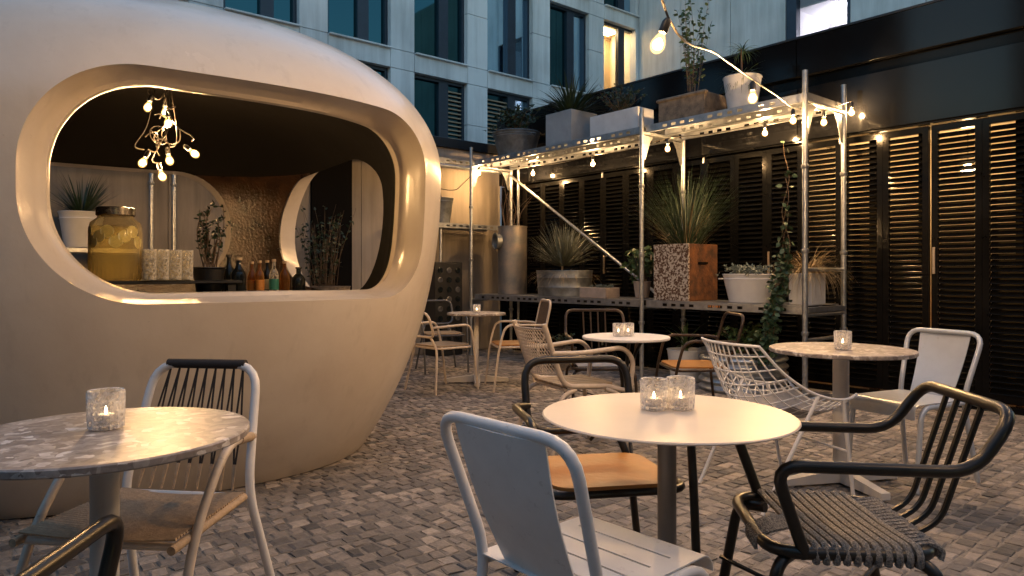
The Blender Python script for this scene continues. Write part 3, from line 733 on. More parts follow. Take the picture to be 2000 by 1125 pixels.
# lit room behind the shutters
room = MB()
room.box((.7, -1.75, 1.3), (7.2, .06, 2.7)); room.box((-2.4, -.95, 1.3), (.06, 1.5, 2.7))
room.build('room_wall', 'cream', shut)
MB().box((2.02, -.98, 1.3), (.08, 1.4, 2.5)).build('partition', 'cream', shut)
MB().box((4.4, -.62, 1.28), (4.7, .05, 2.5)).build('back_panel', 'ceil', shut)
MB().box((2.0, -.95, .02), (8.4, 1.5, .05)).build('room_floor', 'oak', shut)
MB().box((2.0, -1.1, 2.62), (8.6, 1.4, .06)).build('room_ceiling', 'cream', shut)
for x in (-1.6, -.45, .72, 1.55):
    MB().lathe([(.002, -.05), (.05, -.03), (.06, 0), (.03, .05)], 12, (x, -1.15, 2.2)).build('lamp', 'room_lamp', shut)
    MB().tube([(x, -1.15, 2.25), (x, -1.15, 2.59)], .004, 6).build('lamp_cord', 'cable', shut)
MB().box((.678, -.13, 1.2), (.012, .02, 2.3)).build('lit_gap_strip', 'cream', shut)  # pale strip stands in for room light showing between the doors

# ------------------------------------------------------------------ concrete yard wall
cw = thing('concrete_wall', 'warm-lit bare concrete yard wall with black coping behind the pod', 'wall', tuple(G(T_WALL, S_WALL)), math.atan2(-Wd.y, -Wd.x))
for i in range(7):
    MB().box((.6 + i * 1.2, -.10, 1.5), (1.192, .2, 3.0), 0, .003).build('panel', 'concrete_wall', cw)
MB().box((2.84, .02, 1.35), (.56, .05, 2.7), 0, .004).build('door', 'ceil', cw)
MB().box((4.2, -.11, 3.075), (8.5, .3, .14), 0, .005).build('coping', 'coping', cw)

# ------------------------------------------------------------------ office facade
F0 = Vector((1.68, 20., 0)); FA = math.atan2(.643, .766)
off = thing('office_building', 'pale stone office block with tall dark blue framed windows in rows', 'building', (F0.x, F0.y, 0), FA)
WW, PX = 1.55, 2.2
floors = [(3.60, 5.94), (6.385, 8.75), (9.165, 11.5)]
cols = list(range(-6, 2))
MB().box((-6.2, 1.6, 6.0), (19.0, .3, 13.0)).build('core_wall', 'ceil', off)
for c in cols:
    x0 = -.81 + PX * c; x1 = x0 + WW; xn = x0 + PX
    for fi, (z0, z1) in enumerate(floors):
        zb = floors[fi - 1][1] if fi else 1.4
        # spandrel below the window and pier to its right, in separate stone panels
        MB().box(((x0 + x1) / 2, .14, (zb + z0) / 2), (WW - .012, .28, z0 - zb - .012), 0, .004).build('stone_panel', 'facade', off)
        zm = z0 + (z1 - z0) * .56
        for a, b in ((zb, z0), (z0, zm), (zm, z1)):
            MB().box(((x1 + xn) / 2, .145, (a + b) / 2), (PX - WW - .012, .28, b - a - .012), 0, .004).build('stone_panel', 'facade', off)
        MB().box(((x0 + x1) / 2, -.03, z0 - .006), (WW - .02, .10, .035), 0, .004).build('sill', 'facade', off)
        w_ = MB(); cx = (x0 + x1) / 2; cz = (z0 + z1) / 2; f_ = .075
        w_.box((x0 + f_ / 2, .20, cz), (f_, .12, z1 - z0)); w_.box((x1 - f_ / 2, .20, cz), (f_, .12, z1 - z0))
        w_.box((cx, .20, z0 + f_ / 2), (WW - 2 * f_, .118, f_)); w_.box((cx, .20, z1 - f_ / 2), (WW - 2 * f_, .118, f_))
        m0, m1 = x0 + WW * .50, x0 + WW * .68
        w_.box(((m0 + m1) / 2, .19, cz), (m1 - m0, .118, z1 - z0 - 2 * f_))
        win = w_.build('window', 'frame_navy', off, False)
        lit = (c == 1 and fi == 1)
        for a, b in ((x0 + f_, m0), (m1, x1 - f_)):
            MB().box(((a + b) / 2, .235, cz), (b - a - .004, .012, z1 - z0 - 2 * f_ - .004)).build('pane', 'clear_pane' if lit else ('pane' if (c * 2 + fi + (a == m1)) % 3 != 1 and c > -2 else 'pane_dark'), win, False)
        if lit:
            rm = MB(); rm.box((cx, 1.2, cz), (WW, .03, z1 - z0)); rm.box((x0 - .02, .75, cz), (.03, .9, z1 - z0)); rm.box((x1 + .02, .75, cz), (.03, .9, z1 - z0)); rm.box((cx, .75, z1 + .02), (WW, .9, .03)); rm.box((cx, .75, z0 - .02), (WW, .9, .03))
            rm.build('lit_room', 'cream', win, False)
            MB().box((cx - .1, .7, z1 - .03), (.9, .35, .03)).build('room_lamp', 'lit_pane', win, False)
        if fi == 0 and c in (-2, -1) or (fi == 0 and c == -3):
            a, b = (m1, x1 - f_) if c != -1 else (x0 + f_, m0)
            for q in range(16): MB().box(((a + b) / 2, .18, z1 - .25 - q * .105), (b - a - .01, .05, .03)).build('blind_slat', 'slatwood', win, False)
MB().box((2.98, .5, 6), (.30, 1.0, 13)).build('corner_pier', 'facade', off)
wing = thing('concrete_wing', 'streaked pale concrete wing rising above the black fascia', 'building', (3.91, 21.87, 0), math.atan2(-.766, .643))
for i, (a, b) in enumerate(((0.02, 1.6), (1.6, 3.26), (3.26, 4.88), (6.53, 8.2), (8.2, 10.0), (10.0, 12.0), (12.0, 14.0))):
    MB().box(((a + b) / 2, .2, 6.5), (b - a - .018, .3, 13), 0, .004).build('concrete_panel', 'wing', wing)
MB().box((5.705, .2, 2.0), (1.63, .3, 4.0)).build('concrete_panel', 'wing', wing)
MB().box((5.705, .2, 11.5), (1.63, .3, 3.0)).build('concrete_panel', 'wing', wing)
MB().box((7, 2.3, 6.5), (14, .3, 13)).build('core_wall', 'ceil', wing)
wf = MB(); wf.box((5.03, .16, 7), (.27, .2, 6)); wf.box((6.49, .16, 7), (.08, .2, 6)); wf.box((5.75, .16, 4.04), (1.3, .2, .08))
wfo = wf.build('window', 'frame_navy', wing, False)
MB().box((5.81, .2, 7), (1.27, .02, 5.9)).build('pane', 'clear_pane', wfo, False)
rm = MB(); rm.box((5.81, 1.95, 7), (1.5, .03, 6)); rm.box((5.1, 1.1, 7), (.03, 1.7, 6)); rm.box((6.55, 1.1, 7), (.03, 1.7, 6)); rm.box((5.81, 1.1, 8.0), (1.5, 1.7, .04)); rm.box((5.81, .9, 4.0), (1.5, 1.2, .04))
rm.build('lit_room', 'pale_room', wfo, False)
MB().lathe([(.16, -.03), (.16, 0)], 20, (5.95, .75, 7.95)).build('room_lamp', 'lit_cool', wfo)
MB().box((5.81, 1.6, 7.4), (.5, .05, .5)).build('room_lamp', 'lit_cool', wfo)

# ------------------------------------------------------------------ buildings round the yard, behind the viewer (seen in the gloss paint and panes)
def far_block(label, x0, y0, ln, h, hd, n):
    o = thing('courtyard_building', label, 'building', (x0, y0, 0), hd)
    MB().box((ln / 2, .5, h / 2), (ln, 1., h)).build('wall', 'dark_render', o)
    for f_ in range(int(h / 3)):
        for k in range(n):
            MB().box(((k + .5) * ln / n, -.012, 1.7 + f_ * 3.), (ln / n * .5, .06, 1.8)).build('window', 'pane', o)
far_block('grey building behind the viewer, reflected in the black fascia', 14, -8, 34, 10, math.pi, 10)
far_block('grey block right of the viewer, reflected in the office windows', 13.5, 4.5, 13, 8.5, -math.pi / 2, 5)
far_block('tall grey block at the far left corner behind the viewer', -16, -8.5, 4.2, 13, math.pi / 2, 2)
far_block('low grey block between taller ones, left of the viewer', -16, -4.2, 3.6, 6.2, math.pi / 2, 2)
far_block('grey block standing left beyond the pod', -16, -.5, 16, 11, math.pi / 2, 6)
# ------------------------------------------------------------------ scaffold shelves
def deck_mesh(L_, wid, h=.078, shade_liner=False):
    """perforated steel plank: top sheet, two side rails with real slots, end hooks"""
    mb = MB(); t = .003
    mb.box((L_ / 2, 0, -t / 2), (L_, wid, t))
    ncol = int(L_ / .055); xs = [L_ * i / ncol for i in range(ncol + 1)]
    for sy in (-1, 1):
        y = sy * wid / 2
        zz = [-t, -h * .34, -h * .70, -h]
        for i in range(ncol):
            hole = (i % 10) in (1, 3, 5, 7) and 1 < i < ncol - 2
            for j in range(3):
                if j == 1 and hole: continue
                mb.add([(xs[i], y, zz[j]), (xs[i + 1], y, zz[j]), (xs[i + 1], y, zz[j + 1]), (xs[i], y, zz[j + 1])], [(0, 1, 2, 3)])
        mb.box((L_ / 2, y - sy * .012, -h + .0015), (L_, .024, .003))
    if shade_liner:
        for sy in (-1, 1): mb.cm = 1; mb.box((L_ / 2, sy * (wid / 2 - .045), -h * .5), (L_ - .01, .004, h * .86)); mb.cm = 0  # added dark strips stand in for the shade inside the plank
    return mb
def post(parent, x, y, z1, r=.0242, z0=0.):
    m_ = MB(); m_.tube([(x, y, z0), (x, y, z1)], r, 14)
    o = m_.build('post', 'steel', parent)
    for z in (.62, 1.35, 2.1):
        if z0 < z < z1 - .2: MB().lathe([(r + .001, -.02), (r + .009, -.010), (r + .009, .016), (r + .001, .02)], 14, (x, y, z)).build('coupler', 'steel', o)
    MB().lathe([(.06, 0), (.06, .006), (r + .004, .008), (r + .004, .03)], 16, (x, y, z0)).build('base_plate', 'steel', o)
    return o
sc = thing('scaffold_shelf', 'two-bay galvanised scaffold shelf with planks of potted plants along the shutters', 'shelf', tuple(A0), GR)
# local frame: x = u, y = -w  -> depth s is -y
TB = [0., 1.84, 4.93]; SD = .74
for t in TB:
    for s in (0, SD):
        post(sc, t, -s, 2.95 if s == 0 or t < .1 else 2.80)
    for z in (2.70, .80):
        MB().tube([(t, 0, z - .015), (t, -SD, z - .015)], .021, 10).build('transom', 'steel', sc)
for zi, ztop in enumerate((.865, 2.762)):
    for a, b in ((.03, 1.81), (1.87, 4.90)):
        me_ = None
        for k, s in enumerate((.20, .54)):
            if me_ is None: o = deck_mesh(b - a, .325, shade_liner=zi == 0).build('plank', ['deck_steel', 'black_plastic'], sc, False, (a, -s, ztop)); me_ = o.data
            else: link('plank', me_, sc, (a, -s, ztop))
for t in TB:      # gussets under the top deck
    for s, sg in ((0, 1), (SD, -1)):
        pts = [(0, 0), (.16, 0), (.10, -.08), (.03, -.26), (0, -.26)]
        y0 = -s - sg * .03
        vs = [(t - .004, y0 - sg * a, 2.655 + b) for a, b in pts] + [(t + .004, y0 - sg * a, 2.655 + b) for a, b in pts]; n = len(pts)
        MB().add(vs, [tuple(range(n)), tuple(range(2 * n - 1, n - 1, -1))] + [(k, n + k, n + (k + 1) % n, (k + 1) % n) for k in range(n)]).build('gusset', 'steel', sc, False)
MB().tube([(4.88, -SD + .05, 2.60), (1.90, -SD + .05, .74)], .019, 10).build('diagonal_brace', 'steel', sc)
MB().tube([(-.0, -.03, 1.19), (0, -SD + .03, 1.19)], .017, 10).build('hand_rail', 'steel', sc)
MB().tube([(-.0, -.03, .56), (0, -SD + .03, .56)], .017, 10).build('hand_rail', 'steel', sc)
MB().tube([(4.80, -SD - .03, .1), (4.80, -SD - .03, 2.72)], .02, 10).build('post_extra', 'steel', sc)
MB().box((.02, -SD / 2, 2.735), (.05, SD - .05, .055)).build('end_beam', 'deck_steel', sc)
MB().box((.0, -SD / 2, .83), (.05, SD - .05, .045)).build('end_beam', 'deck_steel', sc)

mk = MB()
for i, (w_, g_) in enumerate(((.010, .018), (.016, .024), (.006, .016), (.014, .022), (.010, .018), (.018, .026), (.008, .016))):
    mk.box((1.02 - sum(q[1] for q in ((.010, .018), (.016, .024), (.006, .016), (.014, .022), (.010, .018), (.018, .026), (.008, .016))[:i]), -.0366, .827), (w_, .0012, .020))
mk.build('faded_orange_mark', 'label_orange', sc, False)
wsf = thing('scaffold_shelf', 'narrow scaffold shelf carrying a metal bucket on the concrete wall', 'shelf', tuple(G(5.18, .0)), math.atan2(-Wd.y, -Wd.x))
# local x = -w (along the concrete wall to the left), y = ... towards camera is -u
o = deck_mesh(1.55, .36, .07).build('plank', 'deck_steel', wsf, False, (-.62, 0, 1.864))
for q in range(3):
    deck_mesh(2.0, .40, .07).build('top_plank', 'deck_steel', wsf, False, (-.62 + q * 2.04, -.02, 2.77))
    if q: deck_mesh(2.0, .40, .07).build('top_plank', 'deck_steel', wsf, False, (-.62 + q * 2.04, .39, 2.77))  # unseen second row, added to shade the wall behind the pod
MB().tube([(-.6, .17, 2.66), (3.4, .17, 2.66)], .03, 10).build('beam', 'deck_steel', wsf)
MB().tube([(.42, .1, 1.28), (.42, .1, 1.80)], .02, 10).build('post', 'steel', wsf)
for q in (3.92, 4.14): post(wsf, q, .2, 2.9)
MB().box((4.7, .05, 1.385), (1.6, .36, .05), 0, .004).build('shelf_board', 'deck_steel', wsf)
for q in (4.15, 5.45): MB().box((q, 0.0, .68), (.04, .3, 1.36)).build('bracket', 'steel', wsf)

# ------------------------------------------------------------------ string lights
sl = thing('string_light', 'festoon string of glowing bulbs strung over the yard and under the scaffold', 'string light', (0, 0, 0))
def V3(a): return Vector(a)
B_ = [px3(935, 337, 10.05), px3(1041, 337, 10.05), px3(1158, 318, 8.85), px3(1304, 288, 7.47), px3(1494, 257, 7.15), px3(1663, 217, 6.68), px3(1609, 236, 6.48), px3(1549, 232, 6.15), px3(1470, 187, 4.2), px3(1290, 80, 2.7), Vector((.02, 1.5, 3.1))]
for i, p in enumerate(B_):
    bulb_at(sl, p + Vector((0, 0, .012)), (.25, .35, 0) if i == 9 else None)
path = []
for i, p in enumerate(B_):
    path.append(p + Vector((0, 0, .095 if i != 9 else .09)) + (Vector((.03, 0, 0)) if i == 9 else Vector()))
    if i < len(B_) - 1:
        q = B_[i + 1]; sag = (.0 if i >= 5 else -.03); path.append(p.lerp(q, .5) + Vector((0, 0, .10 + sag)))
MB().tube(catmull(path, 6), .0048, 6).build('cable', 'cable', sl)

fill_string = thing('string_light', 'short festoon run overhead at the right, unseen and added to light the floor', 'string light', (0, 0, 0))  # extra bulbs out of view, added to brighten the right-hand floor
B2 = [Vector((3.3, 3.7, 3.05)), Vector((2.7, 2.2, 3.0)), Vector((2.1, .8, 3.1))]
for p in B2: bulb_at(fill_string, p)
MB().tube(catmull([p + Vector((0, 0, .095)) for p in B2], 8), .0048, 6).build('cable', 'cable', fill_string)
# ------------------------------------------------------------------ tables
def table(label, name_top, x, y, r, thick, post_m, post_r, base, h=.74, rz=0.):
    o = thing('round_table', label, 'table', (x, y, 0), rz, 'round bistro tables')
    MB().lathe([(.01, h - thick), (r - .004, h - thick), (r, h - thick + .004), (r, h - .004), (r - .004, h), (.002, h)], 72, caps=False).build('table_top', name_top, o)
    MB().lathe([(.16, h - thick - .012), (.16, h - thick - .001)], 24).build('mount', post_m, o)
    if base == 'cross':
        MB().lathe([(post_r, .03), (post_r, h - thick - .012)], 24).build('post', post_m, o)
        for k in range(4):
            a = k * math.pi / 2 + .0; b = MB(); L_ = .34
            vs = []
            for t, hh, w in ((0, .085, .03), (L_, .045, .026)):
                vs += [(t, -w, .012), (t, w, .012), (t, w, hh), (t, -w, hh)]
            vs = [(v[0] * math.cos(a) - v[1] * math.sin(a), v[0] * math.sin(a) + v[1] * math.cos(a), v[2]) for v in vs]
            b.add(vs, [(3, 2, 1, 0), (4, 5, 6, 7)] + [(i, (i + 1) % 4, 4 + (i + 1) % 4, 4 + i) for i in range(4)])
            b.lathe([(.02, 0), (.02, .014)], 10, (math.cos(a) * (L_ - .03), math.sin(a) * (L_ - .03), 0))
            b.build('foot', post_m, o, False)
    elif base == 'disc':
        MB().lathe([(post_r, .02), (post_r, h - thick - .012)], 28).build('post', post_m, o)
        MB().lathe([(.22, 0), (.225, .006), (.22, .014), (post_r + .01, .022)], 40).build('foot', post_m, o)
    else:
        for k in range(3):
            a = k * 2.094 + .5; d = Vector((math.cos(a), math.sin(a), 0))
            MB().tube(catmull([d * .14 + Vector((0, 0, h - thick - .01)), d * .05 + Vector((0, 0, .55)), d * .03 + Vector((0, 0, .35)), d * .12 + Vector((0, 0, .18)), d * .26 + Vector((0, 0, .012))], 6), .012, 8).build('leg', post_m, o)
        MB().lathe([(.05, 0), (.05, .02)], 16, (0, 0, .36)).build('collar', post_m, o)
    return o
table('terrazzo-topped table with a thick white post at the left edge', 'terrazzo', -1.054, 1.815, .352, .022, 'post_white', .034, 'disc')
table('smooth cream-topped round table with a taupe post in the foreground', 'tabletop', .455, 2.06, .366, .007, 'post_taupe', .0275, 'disc')
table('terrazzo-topped table with a white cross foot near the wire chair', 'terrazzo', 1.81, 3.86, .372, .022, 'post_white', .042, 'cross', rz=R(12))
table('small terrazzo table with cross foot by the pod corner', 'terrazzo', -.378, 7.43, .31, .022, 'post_white', .026, 'cross', rz=R(5))
table('white-topped table on dark curled legs carrying two candle glasses, in the middle distance', 'white_metal', .76, 4.68, .29, .018, 'bronze', .03, 'iron', h=.735)

gl_me = {}
def candle(x, y, z, s, label, group, lit=True):
    o = thing('candle_glass', label, 'candle holder', (x, y, z), random.random(), group)
    if not gl_me:
        n = 28; prof = [(.030, 0), (.037, .003), (.0385, .03), (.0395, .088), (.0385, .091), (.034, .090), (.0325, .03), (.030, .012), (.002, .010)]; vs = []
        for i, (r_, zz) in enumerate(prof):
            for k in range(n):
                a = 2 * math.pi * k / n; rr = r_ + (.0014 * (1 if k % 2 else -1) if 0 < i < 4 else 0); vs.append((rr * math.cos(a), rr * math.sin(a), zz))
        g = MB().add(vs, [(i * n + k, i * n + (k + 1) % n, (i + 1) * n + (k + 1) % n, (i + 1) * n + k) for i in range(len(prof) - 1) for k in range(n)] + [tuple(range(n - 1, -1, -1))]).build('glass', 'candle_glass', o)
        c_ = MB().lathe([(.018, .012), (.019, .014), (.019, .034), (.0175, .034), (.0175, .031), (.002, .031)], 20).build('tea_light', 'wax', o)
        f_ = MB().lathe([(.0008, .033), (.0030, .037), (.0034, .041), (.0022, .047), (.0004, .054)], 8).build('flame', 'flame', o)
        for k, x_ in (('g', g), ('c', c_), ('f', f_)): gl_me[k] = x_.data
    else:
        link('glass', gl_me['g'], o); link('tea_light', gl_me['c'], o); link('flame', gl_me['f'], o)
    o.scale = (s, s, s)
GC = 'candle glasses on the tables'
p = px3(207, 535, 1.86); candle(p.x, p.y, .7405, 1.12, 'candle glass on the terrazzo table at the left edge', GC)
p = px3(1277, 535, 2.12); candle(p.x, p.y, .7405, 1.02, 'left of the two candle glasses on the cream foreground table', GC)
p = px3(1329, 535, 2.125); candle(p.x, p.y, .7405, 1.06, 'right of the two candle glasses on the cream foreground table', GC)
p = px3(1646, 535, 3.80); candle(p.x, p.y, .7405, 1.1, 'candle glass on the terrazzo table near the wire chair', GC)
p = px3(1208, 535, 4.66); candle(p.x, p.y, .7355, .95, 'left of two candle glasses on the curled-leg table', GC)
p = px3(1227, 535, 4.68); candle(p.x, p.y, .7355, .95, 'right of two candle glasses on the curled-leg table', GC)
p = px3(931, 535, 7.36); candle(p.x, p.y, .7405, 1.0, 'small candle glass on the table by the pod corner', GC)

# ------------------------------------------------------------------ chairs
CG = 'mixed cafe chairs around the tables'
def sheet_chair(label, loc, d, m, slits, panel_m=None):
    o = thing('metal_chair', label, 'chair', (loc[0], loc[1], 0), face(d), CG)
    fm = MB().tube([(-.215, -.27, .0), (-.188, -.185, .455), (-.222, -.31, .815), (.222, -.31, .815), (.188, -.185, .455), (.215, -.27, .0)], .0138, 12, fil=.085)
    fm.build('back_frame', m, o)
    def pan(u, v):
        w = .150 + (.122 - .150) * v; x = (u * 2 - 1) * w; y = -.312 + (-.178 + .312) * v - .014 * math.sin(math.pi * v) - .010 * (1 - (2 * u - 1) ** 2); return (x, y, .806 + (.452 - .806) * v)
    MB().grid(pan, 12, 10, .004).build('backrest', panel_m or m, o)
    for sx in (-1, 1):
        MB().tube([(sx * .190, -.18, .438), (sx * .205, .185, .438), (sx * .212, .235, 0)], .0135, 12, fil=.075).build('leg', m, o)
    mb = MB()
    ys = [-.20]
    rows = []
    if slits:
        sl_y = (-.125, -.045, .035, .115)
        edges = [-.205]
        for y in sl_y: edges += [y - .004, y + .004]
        edges.append(.185)
        for i in range(0, len(edges), 2): rows.append((edges[i], edges[i + 1]))
        for a, b in rows: mb.box((0, (a + b) / 2, .455), (.300, b - a, .0035))
        for sx in (-1, 1): mb.box((sx * .174, -.01, .455), (.048, .39, .0035))
    else: mb.box((0, -.01, .455), (.396, .39, .0035))
    def lip(u, v):
        a = v * math.pi * .52; r_ = .045; return ((u * 2 - 1) * .198, .185 + r_ * math.sin(a), .4567 - r_ + r_ * math.cos(a) - (.03 * max(0, v - .8) * 5 if not slits else 0))
    mb.grid(lip, 10, 10, .003)
    mb.build('seat', m, o)
    return o
sheet_chair('white sheet-metal chair with slotted seat, its back to the viewer', (.20, 1.745), (.74, .67), 'white_metal', True)
sheet_chair('pale grey sheet-metal chair with rolled seat front beside the shutters', (2.24, 3.96), (-.91, -.42), 'grey_metal', False)

def bar_legs(o, m, r, hz, fx=.25, fy=.27, rx=.26, ry=-.27):
    for sx in (-1, 1):
        MB().tube([(sx * .17, .13, hz), (sx * (fx - .015), .20, hz - .01), (sx * fx, fy, 0)], r, 10, fil=.07).build('leg', m, o)
        MB().tube([(sx * .17, -.12, hz), (sx * (rx - .015), -.19, hz - .01), (sx * rx, ry, 0)], r, 10, fil=.07).build('leg', m, o)
def wood_seat(o, m, hz=.445, w=.21, dpt=.205):
    pts = fillet([(-w, -dpt, 0), (w, -dpt, 0), (w * 1.05, dpt, 0), (-w * 1.05, dpt, 0)], .09, 7, True)
    mb = MB(); n = len(pts)
    vs = [(p.x, p.y, hz) for p in pts] + [(p.x, p.y, hz + .012) for p in pts]
    mb.add(vs, [tuple(range(n - 1, -1, -1)), tuple(range(n, 2 * n))] + [(k, (k + 1) % n, n + (k + 1) % n, n + k) for k in range(n)])
    mb.build('seat', m, o)
def loop_arm_chair(label, loc, d, m, seat, slats, r=.0145, back_h=.80, name='armchair'):
    """arm rails sweep back and up into the top rail in one bent tube"""
    o = thing(name, label, 'chair', (loc[0], loc[1], 0), face(d), CG)
    MB().tube([(-.232, .13, .415), (-.250, .215, .655), (-.250, -.275, .650), (-.238, -.378, back_h), (.238, -.378, back_h), (.250, -.275, .650), (.250, .215, .655), (.232, .13, .415)], r, 12, fil=.07).build('arm_frame', m, o)
    for k in range(slats):
        x = (k - (slats - 1) / 2) * .062
        MB().tube([(x, -.378, back_h - .004), (x * .95, -.27, .47), (x * .9, -.19, .425)], r * .52, 8, fil=.06).build('back_rod', m, o)
    MB().tube([(-.225, -.21, .425), (.225, -.21, .425), (.235, .22, .425), (-.235, .22, .425)], r * 1.05, 10, True, fil=.10).build('seat_frame', m, o)
    bar_legs(o, m, r, .41)
    for sx in (-1, 1): MB().tube([(sx * .246, .255, .22), (sx * .02, 0, .17), (-sx * .25, -.245, .22)], r * .45, 6).build('brace', m, o)
    if seat == 'rope':
        for k in range(11):
            y = -.150 + k * .0255
            MB().tube([(-.236, y, .402), (-.244, y, .425), (-.222, y, .447), (-.05, y + .012, .441), (.10, y + .02, .441), (.222, y + .03, .447), (.246, y + .03, .425), (.236, y + .03, .402)], .0098, 6, fil=.012).build('rope', 'rope', o)
        for k in range(9):
            x = -.20 + k * .012
            MB().tube([(x + .14, .10 - k * .006, .437), (x + .06, .19, .448), (x + .05, .238, .43), (x + .05, .236, .40)], .006, 6, fil=.015).build('rope', 'rope', o)
        for k in range(16):
            x = -.185 + k * .0245
            MB().tube([(x, -.135, .434), (x, -.205, .445), (x, -.232, .425), (x, -.225, .403)], .0085, 6, fil=.015).build('rope', 'rope', o)
    elif seat == 'cushion':
        MB().grid(lambda u, v: ((u * 2 - 1) * .2, (v * 2 - 1) * .2, .445 + .035 * (1 - (2 * u - 1) ** 6) * (1 - (2 * v - 1) ** 6)), 14, 14, .02).build('cushion', 'cushion', o)
    else: wood_seat(o, seat, .442)
    return o
loop_arm_chair('dark bronze armchair with a melange rope seat and four back rods', (.915, 2.04), (-.99, .10), 'bronze', 'rope', 4, .0165)
loop_arm_chair('dark tube armchair cut off by the bottom left corner', (-1.045, 1.22), (-.06, 1), 'bronze', 'rope', 4, .0165)
loop_arm_chair('brown tube armchair with back rods and a seat cushion behind the curled-leg table', (.70, 5.55), (.02, -1), 'brown_tube', 'cushion', 4, .012, .845)
def hoop_chair(label, loc, d, m, seat, r=.0135, top=.80, panel=None, low=.54, arm='down'):
    o = thing('armchair', label, 'chair', (loc[0], loc[1], 0), face(d), CG)
    yb, yt = -.25, -.335
    MB().tube([(-.212, yb, low), (-.212, yt, top), (.212, yt, top), (.212, yb, low)], r, 12, True, fil=.085).build('back_hoop', m, o)
    for sx in (-1, 1):
        MB().tube([(sx * .205, yb - .03, .635), (sx * .272, yb + .03, .645), (sx * .275, .14, .655), (sx * .262, .20, .43), (sx * .255, .255, 0)], r * .95, 10, fil=.085).build('arm', m, o)
        MB().tube([(sx * .14, yb, low), (sx * .18, -.2, .43), (sx * .25, -.27, 0)], r * .95, 10, fil=.08).build('leg', m, o)
    MB().tube([(-.21, -.20, .43), (.21, -.20, .43), (.25, .20, .43), (-.25, .20, .43)], r * .9, 10, True, fil=.09).build('seat_frame', m, o)
    wood_seat(o, seat, .444)
    if panel:
        MB().grid(lambda u, v: ((u * 2 - 1) * .195, yb + (yt - yb) * v - .003, low + .02 + (top - low - .04) * v), 6, 6, .006).build('backrest', panel, o)
    return o
hoop_chair('dark tube armchair with orange wood seat behind the cream foreground table', (.315, 2.50), (.18, -.98), 'bronze', 'oak', .0155, .805)
hoop_chair('brown hoop-backed armchair with orange wood seat beside the corrugated planter', (1.40, 5.45), (-1, -.05), 'brown_tube', 'oak', .012, .84)
hoop_chair('cream tube armchair with plain wood seat closest to the pod', (-.70, 7.0), (.72, .69), 'beige_metal', 'slatwood', .0125, .78)
hoop_chair('cream tube armchair with dark woven back and orange seat at the small pod table', (.02, 7.12), (-.98, -.2), 'beige_metal', 'oak', .012, .88, 'woven', .47)
hoop_chair('dark grey tube armchair in front of the black bottle rack', (-.84, 8.35), (.35, -.94), 'dark_tube', 'slatwood', .012, .82)

def mesh_chair(label, loc, d):
    o = thing('armchair', label, 'chair', (loc[0], loc[1], 0), face(d), CG); m = 'beige_metal'
    for sx in (-1, 1):
        MB().tube([(sx * .205, -.33, .845), (sx * .20, -.19, .455), (sx * .19, .15, .435), (sx * .20, .23, .40)], .0165, 12, fil=.08).build('back_post', m, o)
        MB().tube([(sx * .205, -.275, .665), (sx * .24, -.10, .66), (sx * .255, .22, .685), (sx * .25, .30, .60), (sx * .25, .27, .40), (sx * .20, .17, .425)], .0150, 12, fil=.09).build('arm', m, o)
        MB().tube([(sx * .195, .12, .42), (sx * .22, .22, .38), (sx * .235, .27, 0)], .0145, 10, fil=.07).build('leg', m, o)
        MB().tube([(sx * .195, -.10, .43), (sx * .225, -.22, .40), (sx * .24, -.30, 0)], .0145, 10, fil=.09).build('leg', m, o)
    for y in (-.17, .14): MB().tube([(-.19, y, .432), (.19, y, .432)], .011, 8).build('cross_bar', m, o)
    for k in range(6): MB().box((-.1625 + k * .065, -.005, .452), (.058, .36, .016), 0, .003).build('seat_slat', 'slatwood', o)
    def S(u, v):
        x = (u * 2 - 1) * .2; f_ = 1 - (2 * u - 1) ** 2
        return Vector((x, -.315 + .105 * (1 - v) - .075 * f_, .54 + .275 * v - .02 * f_ * (1 - v)))
    mb = MB(); nu, nv = 22, 13
    for i in range(nu):
        for j in range(nv):
            odd = .5 if j % 2 else 0; us = (i + odd) / nu
            if us > 1 - .25 / nu: continue
            a = S(min(1, us), j / nv); b = S(min(1, us + .5 / nu), (j + 1) / nv); c = S(max(0, us - .5 / nu), (j + 1) / nv)
            mb.tube([a, b], .0029, 4); mb.tube([a, c], .0029, 4)
    mb.tube([S(u / 12, 0) for u in range(13)], .005, 6); mb.tube([S(u / 12, 1) for u in range(13)], .005, 6)
    mb.build('mesh_back', m, o)
mesh_chair('cream armchair with perforated mesh back and slatted seat, seen from behind', (.40, 4.58), (.90, .44))

